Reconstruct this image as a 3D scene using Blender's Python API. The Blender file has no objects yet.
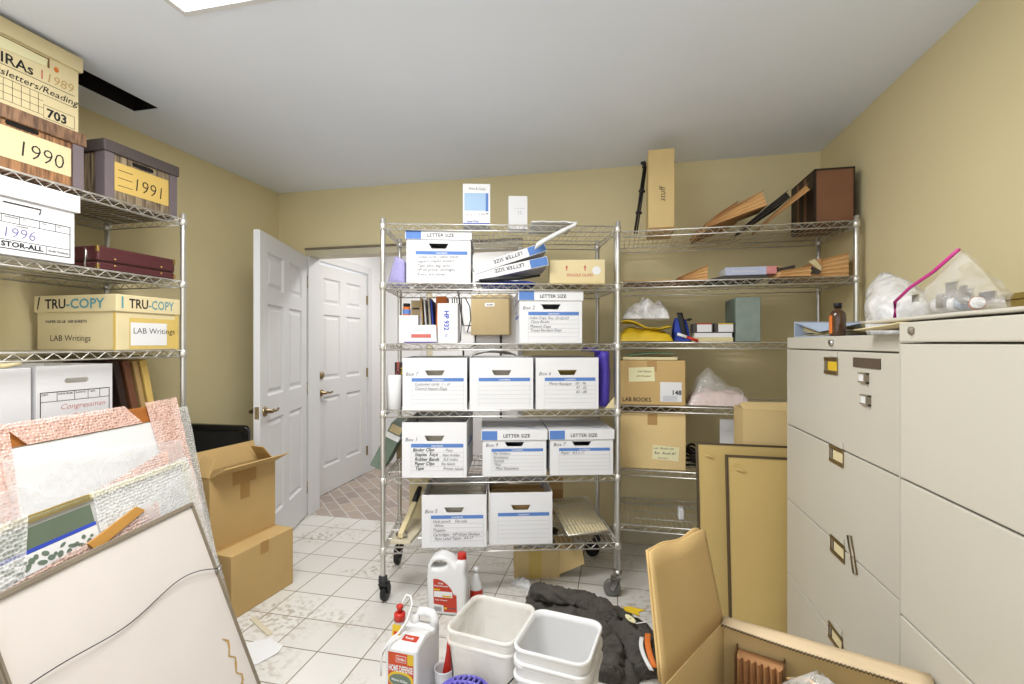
import bpy, bmesh, math, random
from math import sin, cos, pi, radians as R_, sqrt
from mathutils import Vector, Matrix, noise as mnoise

SC = bpy.context.scene
COL = SC.collection
V = Vector

# ------------------------------------------------------------------ materials
def lin(c):
    out = []
    for v in c[:3]:
        v /= 255.0
        out.append(v/12.92 if v <= 0.04045 else ((v+0.055)/1.055)**2.4)
    return (*out, 1.0)

MATS = {}
def mat(name, col, rough=.6, metal=0., var=.06, scale=8., bump=0., bscale=60., spec=.4, stretch=None, col2=None, trans=0., alpha=1., sss=0., coat=0.):
    """principled material with a noise-driven colour variation and bump"""
    if name in MATS: return MATS[name]
    m = bpy.data.materials.new(name); m.use_nodes = True
    nt = m.node_tree; n = nt.nodes; l = nt.links
    b = n['Principled BSDF']
    b.inputs['Roughness'].default_value = rough
    b.inputs['Metallic'].default_value = metal
    b.inputs['Specular IOR Level'].default_value = spec
    if coat: b.inputs['Coat Weight'].default_value = coat
    if trans: b.inputs['Transmission Weight'].default_value = trans
    if alpha < 1: b.inputs['Alpha'].default_value = alpha
    tc = n.new('ShaderNodeTexCoord')
    src = tc.outputs['Object']
    if stretch:
        mp = n.new('ShaderNodeMapping'); mp.inputs['Scale'].default_value = stretch
        l.new(src, mp.inputs['Vector']); src = mp.outputs['Vector']
    nz = n.new('ShaderNodeTexNoise'); nz.inputs['Scale'].default_value = scale; nz.inputs['Detail'].default_value = 5
    l.new(src, nz.inputs['Vector'])
    rp = n.new('ShaderNodeValToRGB')
    g = 1. if name in ('wall_paint', 'ceiling_paint', 'hall_paint') or metal else .8
    c = tuple(x*g for x in lin(col)[:3])+(1,)
    if col2: ca, cb = c, lin(col2)
    else:
        ca = tuple(max(0, x*(1-var)) for x in c[:3])+(1,); cb = tuple(min(1, x*(1+var)) for x in c[:3])+(1,)
    rp.color_ramp.elements[0].position = .3; rp.color_ramp.elements[1].position = .7
    rp.color_ramp.elements[0].color = ca; rp.color_ramp.elements[1].color = cb
    l.new(nz.outputs['Fac'], rp.inputs['Fac']); l.new(rp.outputs['Color'], b.inputs['Base Color'])
    if bump:
        n2 = n.new('ShaderNodeTexNoise'); n2.inputs['Scale'].default_value = bscale; n2.inputs['Detail'].default_value = 4
        l.new(src, n2.inputs['Vector'])
        bp = n.new('ShaderNodeBump'); bp.inputs['Strength'].default_value = bump; bp.inputs['Distance'].default_value = .01
        l.new(n2.outputs['Fac'], bp.inputs['Height']); l.new(bp.outputs['Normal'], b.inputs['Normal'])
    MATS[name] = m
    return m

def film(name, col, opacity=.35, rough=.15, bump=.4, bscale=30., bubbles=None, stretch=None):
    """thin plastic: transparent mixed with a glossy sheet; optional bubble cells"""
    if name in MATS: return MATS[name]
    m = bpy.data.materials.new(name); m.use_nodes = True
    nt = m.node_tree; n = nt.nodes; l = nt.links
    b = n['Principled BSDF']; out = n['Material Output']
    b.inputs['Base Color'].default_value = lin(col); b.inputs['Roughness'].default_value = rough
    tr = n.new('ShaderNodeBsdfTransparent'); mx = n.new('ShaderNodeMixShader')
    tc = n.new('ShaderNodeTexCoord'); bp = n.new('ShaderNodeBump'); bp.inputs['Distance'].default_value = .01
    bp.inputs['Strength'].default_value = bump
    mr = n.new('ShaderNodeMapRange')
    if bubbles:
        vo = n.new('ShaderNodeTexVoronoi'); vo.inputs['Scale'].default_value = bubbles; vo.inputs['Randomness'].default_value = .5
        l.new(tc.outputs['Object'], vo.inputs['Vector'])
        l.new(vo.outputs['Distance'], bp.inputs['Height'])
        mr.inputs['From Min'].default_value = .25; mr.inputs['From Max'].default_value = .6
        mr.inputs['To Min'].default_value = opacity*.75; mr.inputs['To Max'].default_value = min(1, opacity*1.25)
        l.new(vo.outputs['Distance'], mr.inputs['Value'])
    else:
        nz = n.new('ShaderNodeTexNoise'); nz.inputs['Scale'].default_value = bscale; nz.inputs['Detail'].default_value = 3
        nz.inputs['Distortion'].default_value = 1.2
        l.new(tc.outputs['Object'], nz.inputs['Vector']); l.new(nz.outputs['Fac'], bp.inputs['Height'])
        mr.inputs['From Min'].default_value = .35; mr.inputs['From Max'].default_value = .65
        mr.inputs['To Min'].default_value = opacity*.6; mr.inputs['To Max'].default_value = min(1, opacity*1.4)
        l.new(nz.outputs['Fac'], mr.inputs['Value'])
    l.new(bp.outputs['Normal'], b.inputs['Normal'])
    l.new(mr.outputs['Result'], mx.inputs['Fac'])
    l.new(tr.outputs['BSDF'], mx.inputs[1]); l.new(b.outputs['BSDF'], mx.inputs[2])
    l.new(mx.outputs['Shader'], out.inputs['Surface'])
    MATS[name] = m
    return m

def emit(name, col, strength):
    m = bpy.data.materials.new(name); m.use_nodes = True
    b = m.node_tree.nodes['Principled BSDF']
    b.inputs['Base Color'].default_value = lin(col)
    b.inputs['Emission Color'].default_value = lin(col); b.inputs['Emission Strength'].default_value = strength
    MATS[name] = m
    return m

# ------------------------------------------------------------------ mesh builder
def frame3(o, X, Y, Z):
    m = Matrix.Identity(4)
    for i, a in enumerate((X, Y, Z)):
        for k in range(3): m[k][i] = a[k]
    for k in range(3): m[k][3] = o[k]
    return m
def FR(x, y, z): return frame3((x, y, z), (1,0,0), (0,0,1), (0,-1,0))     # writing on a front face (looks to -y)
def LF(x, y, z): return frame3((x, y, z), (0,-1,0), (0,0,1), (-1,0,0))    # on a left face (looks to -x)
def RT(x, y, z): return frame3((x, y, z), (0,1,0), (0,0,1), (1,0,0))      # on a right face
def TOPF(x, y, z): return frame3((x, y, z), (1,0,0), (0,1,0), (0,0,1))
def T(x=0, y=0, z=0): return Matrix.Translation((x, y, z))
def RX(a): return Matrix.Rotation(a, 4, 'X')
def RY(a): return Matrix.Rotation(a, 4, 'Y')
def RZ(a): return Matrix.Rotation(a, 4, 'Z')

_txt = {}
def text_polys(s, bold=0.):
    key = (s, bold)
    if key in _txt: return _txt[key]
    cu = bpy.data.curves.new('t', 'FONT'); cu.body = s; cu.size = 1; cu.resolution_u = 2
    cu.align_x = 'LEFT'; cu.offset = bold; cu.fill_mode = 'FRONT'
    ob = bpy.data.objects.new('t', cu); COL.objects.link(ob)
    dg = bpy.context.evaluated_depsgraph_get()
    me = bpy.data.meshes.new_from_object(ob.evaluated_get(dg))
    vs = [v.co.copy() for v in me.vertices]; fs = [tuple(p.vertices) for p in me.polygons]
    bpy.data.objects.remove(ob); bpy.data.curves.remove(cu); bpy.data.meshes.remove(me)
    _txt[key] = (vs, fs)
    return _txt[key]

def curve_polys(outlines, depth, bevel=0., res=2):
    """solid from 2D outlines (holes allowed), centred on z, rounded by bevel"""
    cu = bpy.data.curves.new('c', 'CURVE'); cu.dimensions = '2D'; cu.fill_mode = 'BOTH'
    cu.extrude = depth/2-bevel; cu.bevel_depth = bevel; cu.bevel_resolution = res; cu.offset = -bevel
    for o in outlines:
        sp = cu.splines.new('POLY'); sp.points.add(len(o)-1); sp.use_cyclic_u = True
        for p, q in zip(sp.points, o): p.co = (q[0], q[1], 0, 1)
    ob = bpy.data.objects.new('c', cu); COL.objects.link(ob)
    dg = bpy.context.evaluated_depsgraph_get()
    me = bpy.data.meshes.new_from_object(ob.evaluated_get(dg))
    vs = [v.co.copy() for v in me.vertices]; fs = [tuple(p.vertices) for p in me.polygons]
    bpy.data.objects.remove(ob); bpy.data.curves.remove(cu); bpy.data.meshes.remove(me)
    return vs, fs

def rrect(x0, y0, x1, y1, r, n=5):
    pts = []
    for cx, cy, a in ((x1-r, y1-r, 0), (x0+r, y1-r, 90), (x0+r, y0+r, 180), (x1-r, y0+r, 270)):
        for k in range(n+1):
            t = R_(a+90*k/n); pts.append((cx+r*cos(t), cy+r*sin(t)))
    return pts
def ell(cx, cy, rx, ry, n=20, a=0):
    return [(cx+rx*cos(t)*cos(a)-ry*sin(t)*sin(a), cy+rx*cos(t)*sin(a)+ry*sin(t)*cos(a)) for t in (2*pi*k/n for k in range(n))]

class MB:
    def __init__(s): s.bm = bmesh.new(); s.m = 0; s.M = Matrix.Identity(4)
    def raw(s, vs, fs, M=None, smooth=False):
        M = s.M @ M if M else s.M
        bv = [s.bm.verts.new(M @ V(v)) for v in vs]
        for f in fs:
            try:
                fc = s.bm.faces.new([bv[i] for i in f]); fc.material_index = s.m; fc.smooth = smooth
            except ValueError: pass
        return s
    def box(s, x0, y0, z0, x1, y1, z1, M=None):
        vs = [(x, y, z) for z in (z0, z1) for y in (y0, y1) for x in (x0, x1)]
        return s.raw(vs, [(0,2,3,1), (4,5,7,6), (0,1,5,4), (2,6,7,3), (0,4,6,2), (1,3,7,5)], M)
    def prism(s, pts, ext, M=None, smooth=False):
        """pts: 3D polygon; ext: extrusion vector"""
        n = len(pts); e = V(ext)
        vs = [V(p) for p in pts]+[V(p)+e for p in pts]
        return s.raw(vs, [tuple(range(n))[::-1], tuple(range(n, 2*n))]+[(i, (i+1) % n, n+(i+1) % n, n+i) for i in range(n)], M, smooth)
    def tube(s, pts, r, seg=6, closed=False, M=None, smooth=True, cap=True):
        pts = [V(p) for p in pts]; n = len(pts); rr = r if isinstance(r, (list, tuple)) else [r]*n
        vs = []; fs = []; up = V((.013, .027, 1)).normalized()
        for i, p in enumerate(pts):
            a = pts[(i-1) % n] if (closed or i) else p
            b = pts[(i+1) % n] if (closed or i < n-1) else p
            t = (b-a).normalized()
            w = up if abs(t.dot(up)) < .95 else V((1, .1, 0)).normalized()
            u = t.cross(w).normalized(); v = u.cross(t)
            if i and not closed:
                pass
            for k in range(seg):
                an = 2*pi*k/seg; vs.append(p+(u*cos(an)+v*sin(an))*rr[i])
        for i in range(n if closed else n-1):
            j = (i+1) % n
            for k in range(seg):
                k2 = (k+1) % seg; fs.append((i*seg+k, j*seg+k, j*seg+k2, i*seg+k2))
        if cap and not closed:
            fs += [tuple(range(seg)), tuple(range((n-1)*seg, n*seg))[::-1]]
        return s.raw(vs, fs, M, smooth)
    def rod(s, p, q, r, seg=4): return s.tube([p, q], r, seg, smooth=seg > 5, cap=seg > 5)
    def lathe(s, prof, seg=16, M=None, smooth=True, cap=True):
        vs = []; fs = []; n = len(prof)
        for r, z in prof:
            for k in range(seg):
                a = 2*pi*k/seg; vs.append((r*cos(a), r*sin(a), z))
        for i in range(n-1):
            for k in range(seg):
                k2 = (k+1) % seg; fs.append((i*seg+k, i*seg+k2, (i+1)*seg+k2, (i+1)*seg+k))
        if cap: fs += [tuple(range(seg))[::-1], tuple(range((n-1)*seg, n*seg))]
        return s.raw(vs, fs, M, smooth)
    def loft(s, rings, M=None, smooth=True, cap0=True, cap1=True):
        """rings: lists of 3D points with equal counts"""
        n = len(rings[0]); vs = [p for r in rings for p in r]; fs = []
        for i in range(len(rings)-1):
            for k in range(n):
                k2 = (k+1) % n; fs.append((i*n+k, i*n+k2, (i+1)*n+k2, (i+1)*n+k))
        if cap0: fs.append(tuple(range(n))[::-1])
        if cap1: fs.append(tuple(range((len(rings)-1)*n, len(rings)*n)))
        return s.raw(vs, fs, M, smooth)
    def grid(s, f, nu, nv, M=None, smooth=True):
        vs = [f(i/nu, j/nv) for j in range(nv+1) for i in range(nu+1)]
        fs = [(j*(nu+1)+i, j*(nu+1)+i+1, (j+1)*(nu+1)+i+1, (j+1)*(nu+1)+i) for j in range(nv) for i in range(nu)]
        return s.raw(vs, fs, M, smooth)
    def solid(s, outlines, depth, M=None, bevel=0., smooth=False, res=2):
        vs, fs = curve_polys(outlines, depth, bevel, res); return s.raw(vs, fs, M, smooth)
    def text(s, t, size, M, bold=0., shear=0., center=False, xs=1., width=None):
        vs, fs = text_polys(t, bold)
        if not vs: return s
        w = max(v.x for v in vs)
        if width: xs = width/(w*size)
        ox = -w*size*xs/2 if center else 0
        return s.raw([((v.x+shear*v.y)*size*xs+ox, v.y*size, 0) for v in vs], fs, M)
    def rect(s, x0, z0, x1, z1, M): return s.raw([(x0,z0,0), (x1,z0,0), (x1,z1,0), (x0,z1,0)], [(0,1,2,3)], M)
    def line(s, p, q, w, M):
        d = V((q[0]-p[0], q[1]-p[1], 0)); d.normalize(); k = V((-d.y, d.x, 0))*w/2
        a = V((p[0], p[1], 0)); b = V((q[0], q[1], 0))
        return s.raw([a-k, b-k, b+k, a+k], [(0,1,2,3)], M)
    def build(s, name, mats, parent=None, loc=None, bevel=0., solidify=0., sub=0, smooth=False, offset=-1., weld=False, rot=None):
        me = bpy.data.meshes.new(name)
        if weld: bmesh.ops.remove_doubles(s.bm, verts=s.bm.verts, dist=1e-5)
        bmesh.ops.recalc_face_normals(s.bm, faces=s.bm.faces) if solidify or weld or bevel else None
        s.bm.to_mesh(me); s.bm.free()
        for m in (mats if isinstance(mats, (list, tuple)) else [mats]): me.materials.append(m)
        if smooth:
            for p in me.polygons: p.use_smooth = True
        o = bpy.data.objects.new(name, me); COL.objects.link(o)
        if parent: o.parent = parent
        if loc: o.location = loc
        if rot: o.rotation_euler = rot
        if solidify:
            md = o.modifiers.new('thick', 'SOLIDIFY'); md.thickness = solidify; md.offset = offset
        if sub:
            md = o.modifiers.new('sub', 'SUBSURF'); md.levels = sub; md.render_levels = sub
        if bevel:
            md = o.modifiers.new('bevel', 'BEVEL'); md.width = bevel; md.segments = 2; md.limit_method = 'ANGLE'; md.angle_limit = R_(40)
        return o

# ------------------------------------------------------------------ things
def tag(o, label=None, cat=None, group=None, kind=None):
    if label: o['label'] = label
    if cat: o['category'] = cat
    if group: o['group'] = group
    if kind: o['kind'] = kind
    return o
def thing(name, label, cat, loc=(0,0,0), rz=0., group=None, rot=None):
    o = bpy.data.objects.new(name, None); COL.objects.link(o)
    o.empty_display_size = .05; o.location = loc; o.rotation_euler = rot or (0, 0, rz)
    return tag(o, label, cat, group)
def kids(o): return [c for c in bpy.data.objects if c.parent == o]
def dup(o, loc=None, rot=None, label=None, parent=None):
    c = o.copy(); COL.objects.link(c)
    if parent: c.parent = parent
    if loc: c.location = loc
    if rot: c.rotation_euler = rot
    if label: c['label'] = label
    for k in kids(o): dup(k, parent=c)
    return c

# frames of the three racks (origin at the front left post, u along the front, v towards the back)
CA = R_(15.5); CO = V((-1.149, 2.203))
def CP(u, v, z): return (CO.x+u*cos(CA)-v*sin(CA), CO.y+u*sin(CA)+v*cos(CA), z)
RO = V((-.012, 2.66))
def RP(u, v, z): return (RO.x+u, RO.y+v, z)
LX = -2.05
def LP(y, v, z): return (LX-v, y, z)
CZ = [.28, .628, .962, 1.298, 1.603, 1.9]      # shelf heights, centre rack
RZS = [.325, .622, .965, 1.305, 1.63, 1.903]   # right rack
LZ = [.3, .6, .93, 1.268, 1.6, 1.9]            # left rack
def nz(p, s=1.): return mnoise.noise(V(p)*s)
# ------------------------------------------------------------------ palette
M_wall = mat('wall_paint', (224,211,168), .75, var=.015, scale=2, bump=.06, bscale=180)
M_ceil = mat('ceiling_paint', (234,240,252), .85, var=.012, scale=3, bump=.05, bscale=150)
M_hall = mat('hall_paint', (226,226,228), .7, var=.015, scale=2)
M_trim = mat('cream_trim', (221,211,184), .5, var=.03)
M_door = mat('door_paint', (232,232,233), .45, var=.012, scale=4)
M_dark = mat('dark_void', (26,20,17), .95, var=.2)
M_chrome = mat('zinc_wire', (218,216,210), .35, .8, var=.08, scale=30)
M_post = mat('zinc_post', (206,205,200), .32, .85, var=.06, scale=20)
M_black = mat('black_plastic', (24,24,25), .45, var=.15)
M_rubber = mat('grey_rubber', (52,52,53), .7, var=.12)
M_white = mat('white_card', (238,238,240), .7, var=.018, scale=7)
M_whitein = mat('card_inside', (205,196,178), .8, var=.04)
M_paper = mat('paper', (240,240,240), .75, var=.015)
M_blue = mat('blue_print', (92,134,202), .65, var=.05)
M_lblue = mat('pale_blue_print', (170,200,232), .6, var=.05)
M_ink = mat('grey_ink', (88,88,96), .8, var=.15)
M_inkb = mat('black_ink', (34,32,36), .8, var=.1)
M_inkv = mat('violet_ink', (112,98,158), .8, var=.1)
M_inkr = mat('red_ink', (206,110,104), .8, var=.1)
M_rule = mat('ruled_line', (186,190,198), .8, var=.05)
M_kraft = mat('corrugated_kraft', (207,174,116), .8, var=.05, scale=5, bump=.08, bscale=120)
M_kraft2 = mat('kraft_yellow', (232,204,146), .8, var=.06, scale=4, bump=.08, bscale=120)
M_kraftd = mat('kraft_edge', (128,96,58), .85, var=.2, scale=60)
M_tape = mat('tan_tape', (182,142,84), .35, var=.06)
M_mask = mat('masking_tape', (226,196,112), .55, var=.06)
M_cream = mat('aged_cream_card', (232,216,170), .75, var=.05, scale=5)
M_note = mat('yellow_note', (243,236,190), .7, var=.02)
M_yel = mat('yellow_plastic', (226,190,42), .45, var=.12, scale=6)
M_yelcard = mat('yellow_label', (233,198,112), .7, var=.03)
M_teal = mat('teal_print', (96,158,168), .65, var=.04)
M_cab = mat('cabinet_enamel', (209,204,190), .38, var=.012, scale=3)
M_cabgap = mat('cabinet_gap', (70,58,44), .8)
M_brass = mat('antique_brass', (150,132,100), .32, 1., var=.15)
M_steel = mat('steel', (190,188,184), .3, 1., var=.05)
M_lav = film('lavender_plastic', (176,170,220), .85, .2, .05, 4)
M_purple = mat('purple_fabric', (88,70,190), .45, var=.1, scale=8, bump=.15, bscale=40)
M_blueviolet = mat('blue_violet_plastic', (112,104,206), .35, var=.05)
M_royal = mat('royal_blue_cloth', (54,80,190), .7, var=.15, bump=.2, bscale=50)
M_orange = mat('orange_card', (226,122,48), .6, var=.06)
M_fol = mat('expanding_folder', (242,198,140), .75, var=.04, scale=6)
M_fold = mat('brown_folder', (196,146,98), .8, var=.06, scale=6)
M_grey = mat('charcoal_card', (84,78,74), .8, var=.15)
M_leather = mat('brown_leather', (140,96,68), .5, var=.1, scale=10, bump=.2, bscale=90)
M_dkleather = mat('dark_brown_binding', (52,36,28), .55, var=.15)
M_burg = mat('burgundy_vinyl', (88,44,46), .4, var=.05, scale=14, bump=.1, bscale=120)
M_gold = mat('gold_hardware', (214,180,110), .3, 1., var=.08)
M_cloth = mat('charcoal_cloth', (82,78,72), .9, var=.2, scale=9, bump=.5, bscale=35)
M_green = mat('dull_green_binder', (112,128,112), .7, var=.08, bump=.15, bscale=120)
M_greygreen = mat('grey_green_file', (142,156,148), .75, var=.09, scale=20, bump=.1, bscale=120)
M_hdpe = mat('white_hdpe', (240,240,240), .35, var=.01)
M_clearish = film('milky_plastic', (244,241,234), .55, .3, .03, 2)
M_red = mat('red_plastic', (200,46,34), .35, var=.06)
M_redlab = mat('red_label', (198,62,40), .45, var=.06)
M_olive = mat('olive_card', (150,128,62), .8, var=.08)
M_tan = mat('tan_wood', (196,160,104), .65, var=.08, scale=6)
M_beige = mat('beige_enamel', (190,170,128), .5, var=.03)
M_lightblue = mat('pale_blue_vinyl', (178,192,214), .4, var=.04)
M_bag = film('white_bag_film', (240,240,242), .55, .25, .5, 18)
M_zip = film('clear_bag_film', (240,240,240), .22, .08, .7, 14)
M_pinkzip = mat('magenta_zip', (216,60,150), .4, var=.05)
M_bubble = film('bubble_wrap', (236,237,235), .45, .15, .7, bubbles=95)
M_bubblep = film('pink_bubble_wrap', (238,200,186), .62, .15, .7, bubbles=95)
M_clear = film('clear_wrap', (240,240,240), .26, .08, .7, 9)
M_matboard = mat('white_mat_board', (240,240,240), .8, var=.02)
M_back = mat('dust_cover_paper', (228,220,214), .85, var=.025, scale=4, bump=.04, bscale=90)
M_stain = mat('water_stain', (196,160,92), .85, var=.15, scale=30)
M_frame = mat('bronze_grey_moulding', (142,130,112), .45, var=.1)
M_framecream = mat('cream_moulding', (232,222,176), .5, var=.05)
M_framewood = mat('orange_wood_frame', (176,108,48), .45, var=.15, scale=6, stretch=(1,1,6))
M_paint = mat('print_green', (104,118,98), .6, var=.1)
M_brownwrap = mat('kraft_dust_cover', (210,182,116), .8, var=.05, scale=3, bump=.25, bscale=9)
M_pink = mat('pink_print', (226,150,150), .7, var=.08)
M_brownglass = mat('amber_glass', (74,46,22), .12, var=.1, coat=.5)
M_tvblack = mat('black_gloss', (20,18,18), .3, var=.1)

def woodgrain(name, ca, cb, axis):
    m = bpy.data.materials.new(name); m.use_nodes = True
    n = m.node_tree.nodes; l = m.node_tree.links; b = n['Principled BSDF']; b.inputs['Roughness'].default_value = .65
    tc = n.new('ShaderNodeTexCoord'); mp = n.new('ShaderNodeMapping'); mp.inputs['Scale'].default_value = axis
    nz_ = n.new('ShaderNodeTexNoise'); nz_.inputs['Scale'].default_value = 10; nz_.inputs['Detail'].default_value = 8; nz_.inputs['Distortion'].default_value = .6
    rp = n.new('ShaderNodeValToRGB'); e = rp.color_ramp.elements
    e[0].position = .36; e[0].color = lin(ca); e[1].position = .64; e[1].color = lin(cb)
    l.new(tc.outputs['Object'], mp.inputs['Vector']); l.new(mp.outputs['Vector'], nz_.inputs['Vector'])
    l.new(nz_.outputs['Fac'], rp.inputs['Fac']); l.new(rp.outputs['Color'], b.inputs['Base Color'])
    MATS[name] = m; return m
M_wood90 = woodgrain('woodgrain_brown', (92,62,40), (166,120,78), (9, 9, .7))
M_wood91 = woodgrain('woodgrain_grey', (74,60,48), (158,140,112), (9, 9, .7))
M_lid90 = woodgrain('woodgrain_lid', (86,62,46), (140,106,78), (8, 8, 1.2))
M_lid91 = mat('woodgrain_lid_dark', (92,82,80), .65, var=.2, scale=40, stretch=(6,6,1))
M_corner = mat('mauve_corner', (124,112,116), .65, var=.04)

def floor_mat():
    m = bpy.data.materials.new('floor_tile'); m.use_nodes = True
    n = m.node_tree.nodes; l = m.node_tree.links; b = n['Principled BSDF']
    tc = n.new('ShaderNodeTexCoord')
    mp = n.new('ShaderNodeMapping'); mp.inputs['Location'].default_value = (1.03+.0015, -1.798+.0015, 0)
    br = n.new('ShaderNodeTexBrick'); br.offset = 0; br.squash = 1
    br.inputs['Scale'].default_value = 1; br.inputs['Brick Width'].default_value = .2055; br.inputs['Row Height'].default_value = .2055
    br.inputs['Mortar Size'].default_value = .0032; br.inputs['Mortar Smooth'].default_value = .25; br.inputs['Bias'].default_value = 0
    br.inputs['Color1'].default_value = lin((206,203,197)); br.inputs['Color2'].default_value = lin((213,211,206)); br.inputs['Mortar'].default_value = lin((128,116,98))
    l.new(tc.outputs['Object'], mp.inputs['Vector']); l.new(mp.outputs['Vector'], br.inputs['Vector'])
    # dirt: fine specks masked by broad patches
    n1 = n.new('ShaderNodeTexNoise'); n1.inputs['Scale'].default_value = 3.2; n1.inputs['Detail'].default_value = 3
    n2 = n.new('ShaderNodeTexNoise'); n2.inputs['Scale'].default_value = 34; n2.inputs['Detail'].default_value = 6
    for x in (n1, n2): l.new(tc.outputs['Object'], x.inputs['Vector'])
    r1 = n.new('ShaderNodeMapRange'); r1.inputs['From Min'].default_value = .52; r1.inputs['From Max'].default_value = .72
    r2 = n.new('ShaderNodeMapRange'); r2.inputs['From Min'].default_value = .48; r2.inputs['From Max'].default_value = .62
    l.new(n1.outputs['Fac'], r1.inputs['Value']); l.new(n2.outputs['Fac'], r2.inputs['Value'])
    mu = n.new('ShaderNodeMath'); mu.operation = 'MULTIPLY'; l.new(r1.outputs['Result'], mu.inputs[0]); l.new(r2.outputs['Result'], mu.inputs[1])
    # strong stains at two places on the floor
    acc = mu.outputs[0]
    for px, py, rad, st in ((-1.55, 1.98, .26, .75), (-1.5, 1.6, .3, .8), (-1.98, 2.86, .16, .9), (-.45, 2.55, .3, .45), (-.3, 2.25, .25, .3), (.12, 2.42, .2, .5)):
        dn = n.new('ShaderNodeVectorMath'); dn.operation = 'DISTANCE'; dn.inputs[1].default_value = (px, py, 0)
        l.new(tc.outputs['Object'], dn.inputs[0])
        rr = n.new('ShaderNodeMapRange'); rr.inputs['From Min'].default_value = rad; rr.inputs['From Max'].default_value = rad*.25
        rr.inputs['To Max'].default_value = st; l.new(dn.outputs['Value'], rr.inputs['Value'])
        m2 = n.new('ShaderNodeMath'); m2.operation = 'MULTIPLY'; l.new(rr.outputs['Result'], m2.inputs[0]); l.new(r2.outputs['Result'], m2.inputs[1])
        mx_ = n.new('ShaderNodeMath'); mx_.operation = 'MAXIMUM'; l.new(acc, mx_.inputs[0]); l.new(m2.outputs[0], mx_.inputs[1]); acc = mx_.outputs[0]
    mul = n.new('ShaderNodeMath'); mul.operation = 'MULTIPLY'; mul.inputs[1].default_value = .8; l.new(acc, mul.inputs[0])
    mix = n.new('ShaderNodeMixRGB'); mix.inputs['Color2'].default_value = lin((140,122,94))
    l.new(mul.outputs[0], mix.inputs['Fac']); l.new(br.outputs['Color'], mix.inputs['Color1']); l.new(mix.outputs['Color'], b.inputs['Base Color'])
    bp = n.new('ShaderNodeBump'); bp.inputs['Strength'].default_value = .3; bp.inputs['Distance'].default_value = .002; bp.invert = True
    l.new(br.outputs['Fac'], bp.inputs['Height']); l.new(bp.outputs['Normal'], b.inputs['Normal'])
    b.inputs['Roughness'].default_value = .42
    return m
def brick_mat():
    m = bpy.data.materials.new('brick_paving'); m.use_nodes = True
    n = m.node_tree.nodes; l = m.node_tree.links; b = n['Principled BSDF']; b.inputs['Roughness'].default_value = .7
    tc = n.new('ShaderNodeTexCoord'); mp = n.new('ShaderNodeMapping'); mp.inputs['Rotation'].default_value = (0, 0, R_(45))
    br = n.new('ShaderNodeTexBrick'); br.inputs['Scale'].default_value = 1; br.inputs['Brick Width'].default_value = .2; br.inputs['Row Height'].default_value = .1
    br.inputs['Mortar Size'].default_value = .005
    br.inputs['Color1'].default_value = lin((150,138,132)); br.inputs['Color2'].default_value = lin((176,160,148)); br.inputs['Mortar'].default_value = lin((190,188,184))
    l.new(tc.outputs['Object'], mp.inputs['Vector']); l.new(mp.outputs['Vector'], br.inputs['Vector']); l.new(br.outputs['Color'], b.inputs['Base Color'])
    return m
M_floor = floor_mat(); M_brick = brick_mat()
# ------------------------------------------------------------------ the setting
XL, XR, YB, ZC = -2.55, 1.185, 3.215, 2.45
YF = -1.3
def struct(o): o['kind'] = 'structure'; return o
b = MB(); b.box(XL-.12, YF, -.08, XR+.12, YB, 0); struct(b.build('floor', M_floor))
b = MB(); b.box(-2.6, YB, -.08, -.1, 4.9, -.001); struct(b.build('floor_hall', M_brick))
hx0, hx1, hy0, hy1 = -2.352, -2.198, 1.0, 1.925
b = MB()
for x0, y0, x1, y1 in ((XL-.12, YF, hx0, YB+.12), (hx1, YF, XR+.12, YB+.12), (hx0, YF, hx1, hy0), (hx0, hy1, hx1, YB+.12)): b.box(x0, y0, ZC, x1, y1, ZC+.004)
struct(b.build('ceiling', M_ceil))
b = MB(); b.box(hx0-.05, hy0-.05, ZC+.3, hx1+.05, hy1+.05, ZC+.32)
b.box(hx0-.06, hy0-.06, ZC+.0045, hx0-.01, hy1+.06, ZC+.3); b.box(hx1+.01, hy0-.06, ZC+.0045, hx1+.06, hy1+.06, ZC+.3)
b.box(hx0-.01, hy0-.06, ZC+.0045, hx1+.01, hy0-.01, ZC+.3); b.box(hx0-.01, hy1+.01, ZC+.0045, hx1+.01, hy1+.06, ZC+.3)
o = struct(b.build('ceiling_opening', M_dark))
b = MB(); b.box(XL-.12, YF, 0, XL, YB+.12, ZC); struct(b.build('wall_left', M_wall))
b = MB(); b.box(XR, YF, 0, XR+.12, YB+.12, ZC); struct(b.build('wall_right', M_wall))
OX0, OX1, OH = -2.31, -.64, 2.0
b = MB(); b.box(XL, YB, 0, OX0, YB+.12, ZC); b.box(OX1, YB, 0, XR, YB+.12, ZC); b.box(OX0, YB, OH, OX1, YB+.12, ZC)
struct(b.build('wall_back', M_wall))
# header and jambs of the wide opening
b = MB(); b.m = 0; b.box(OX0, YB-.012, OH-.045, OX1, YB+.125, OH); b.m = 2; b.box(OX0-.001, YB-.012, 0, OX0+.03, YB+.125, OH-.046); b.box(OX1-.03, YB-.012, 0, OX1, YB+.125, OH-.046)
b.m = 1; b.box(OX0, YB-.02, OH+.001, OX1, YB-.001, OH+.016)
for k in range(6): b.box(OX0+.15+.27*k, YB-.026, OH+.002, OX0+.18+.27*k, YB-.02, OH+.012)
struct(b.build('trim_header', [M_trim, M_frame, M_door]))
b = MB(); b.box(OX1+.002, YB-.014, 0, XR-.001, YB-.001, .1); struct(b.build('baseboard_back', M_trim, bevel=.003))
b = MB(); b.box(XR-.014, YF, 0, XR-.001, YB-.015, .1); struct(b.build('baseboard_right', M_trim, bevel=.003))
b = MB(); b.box(XL+.001, YF, 0, XL+.014, YB-.001, .1); struct(b.build('baseboard_left', M_trim, bevel=.003))
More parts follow.
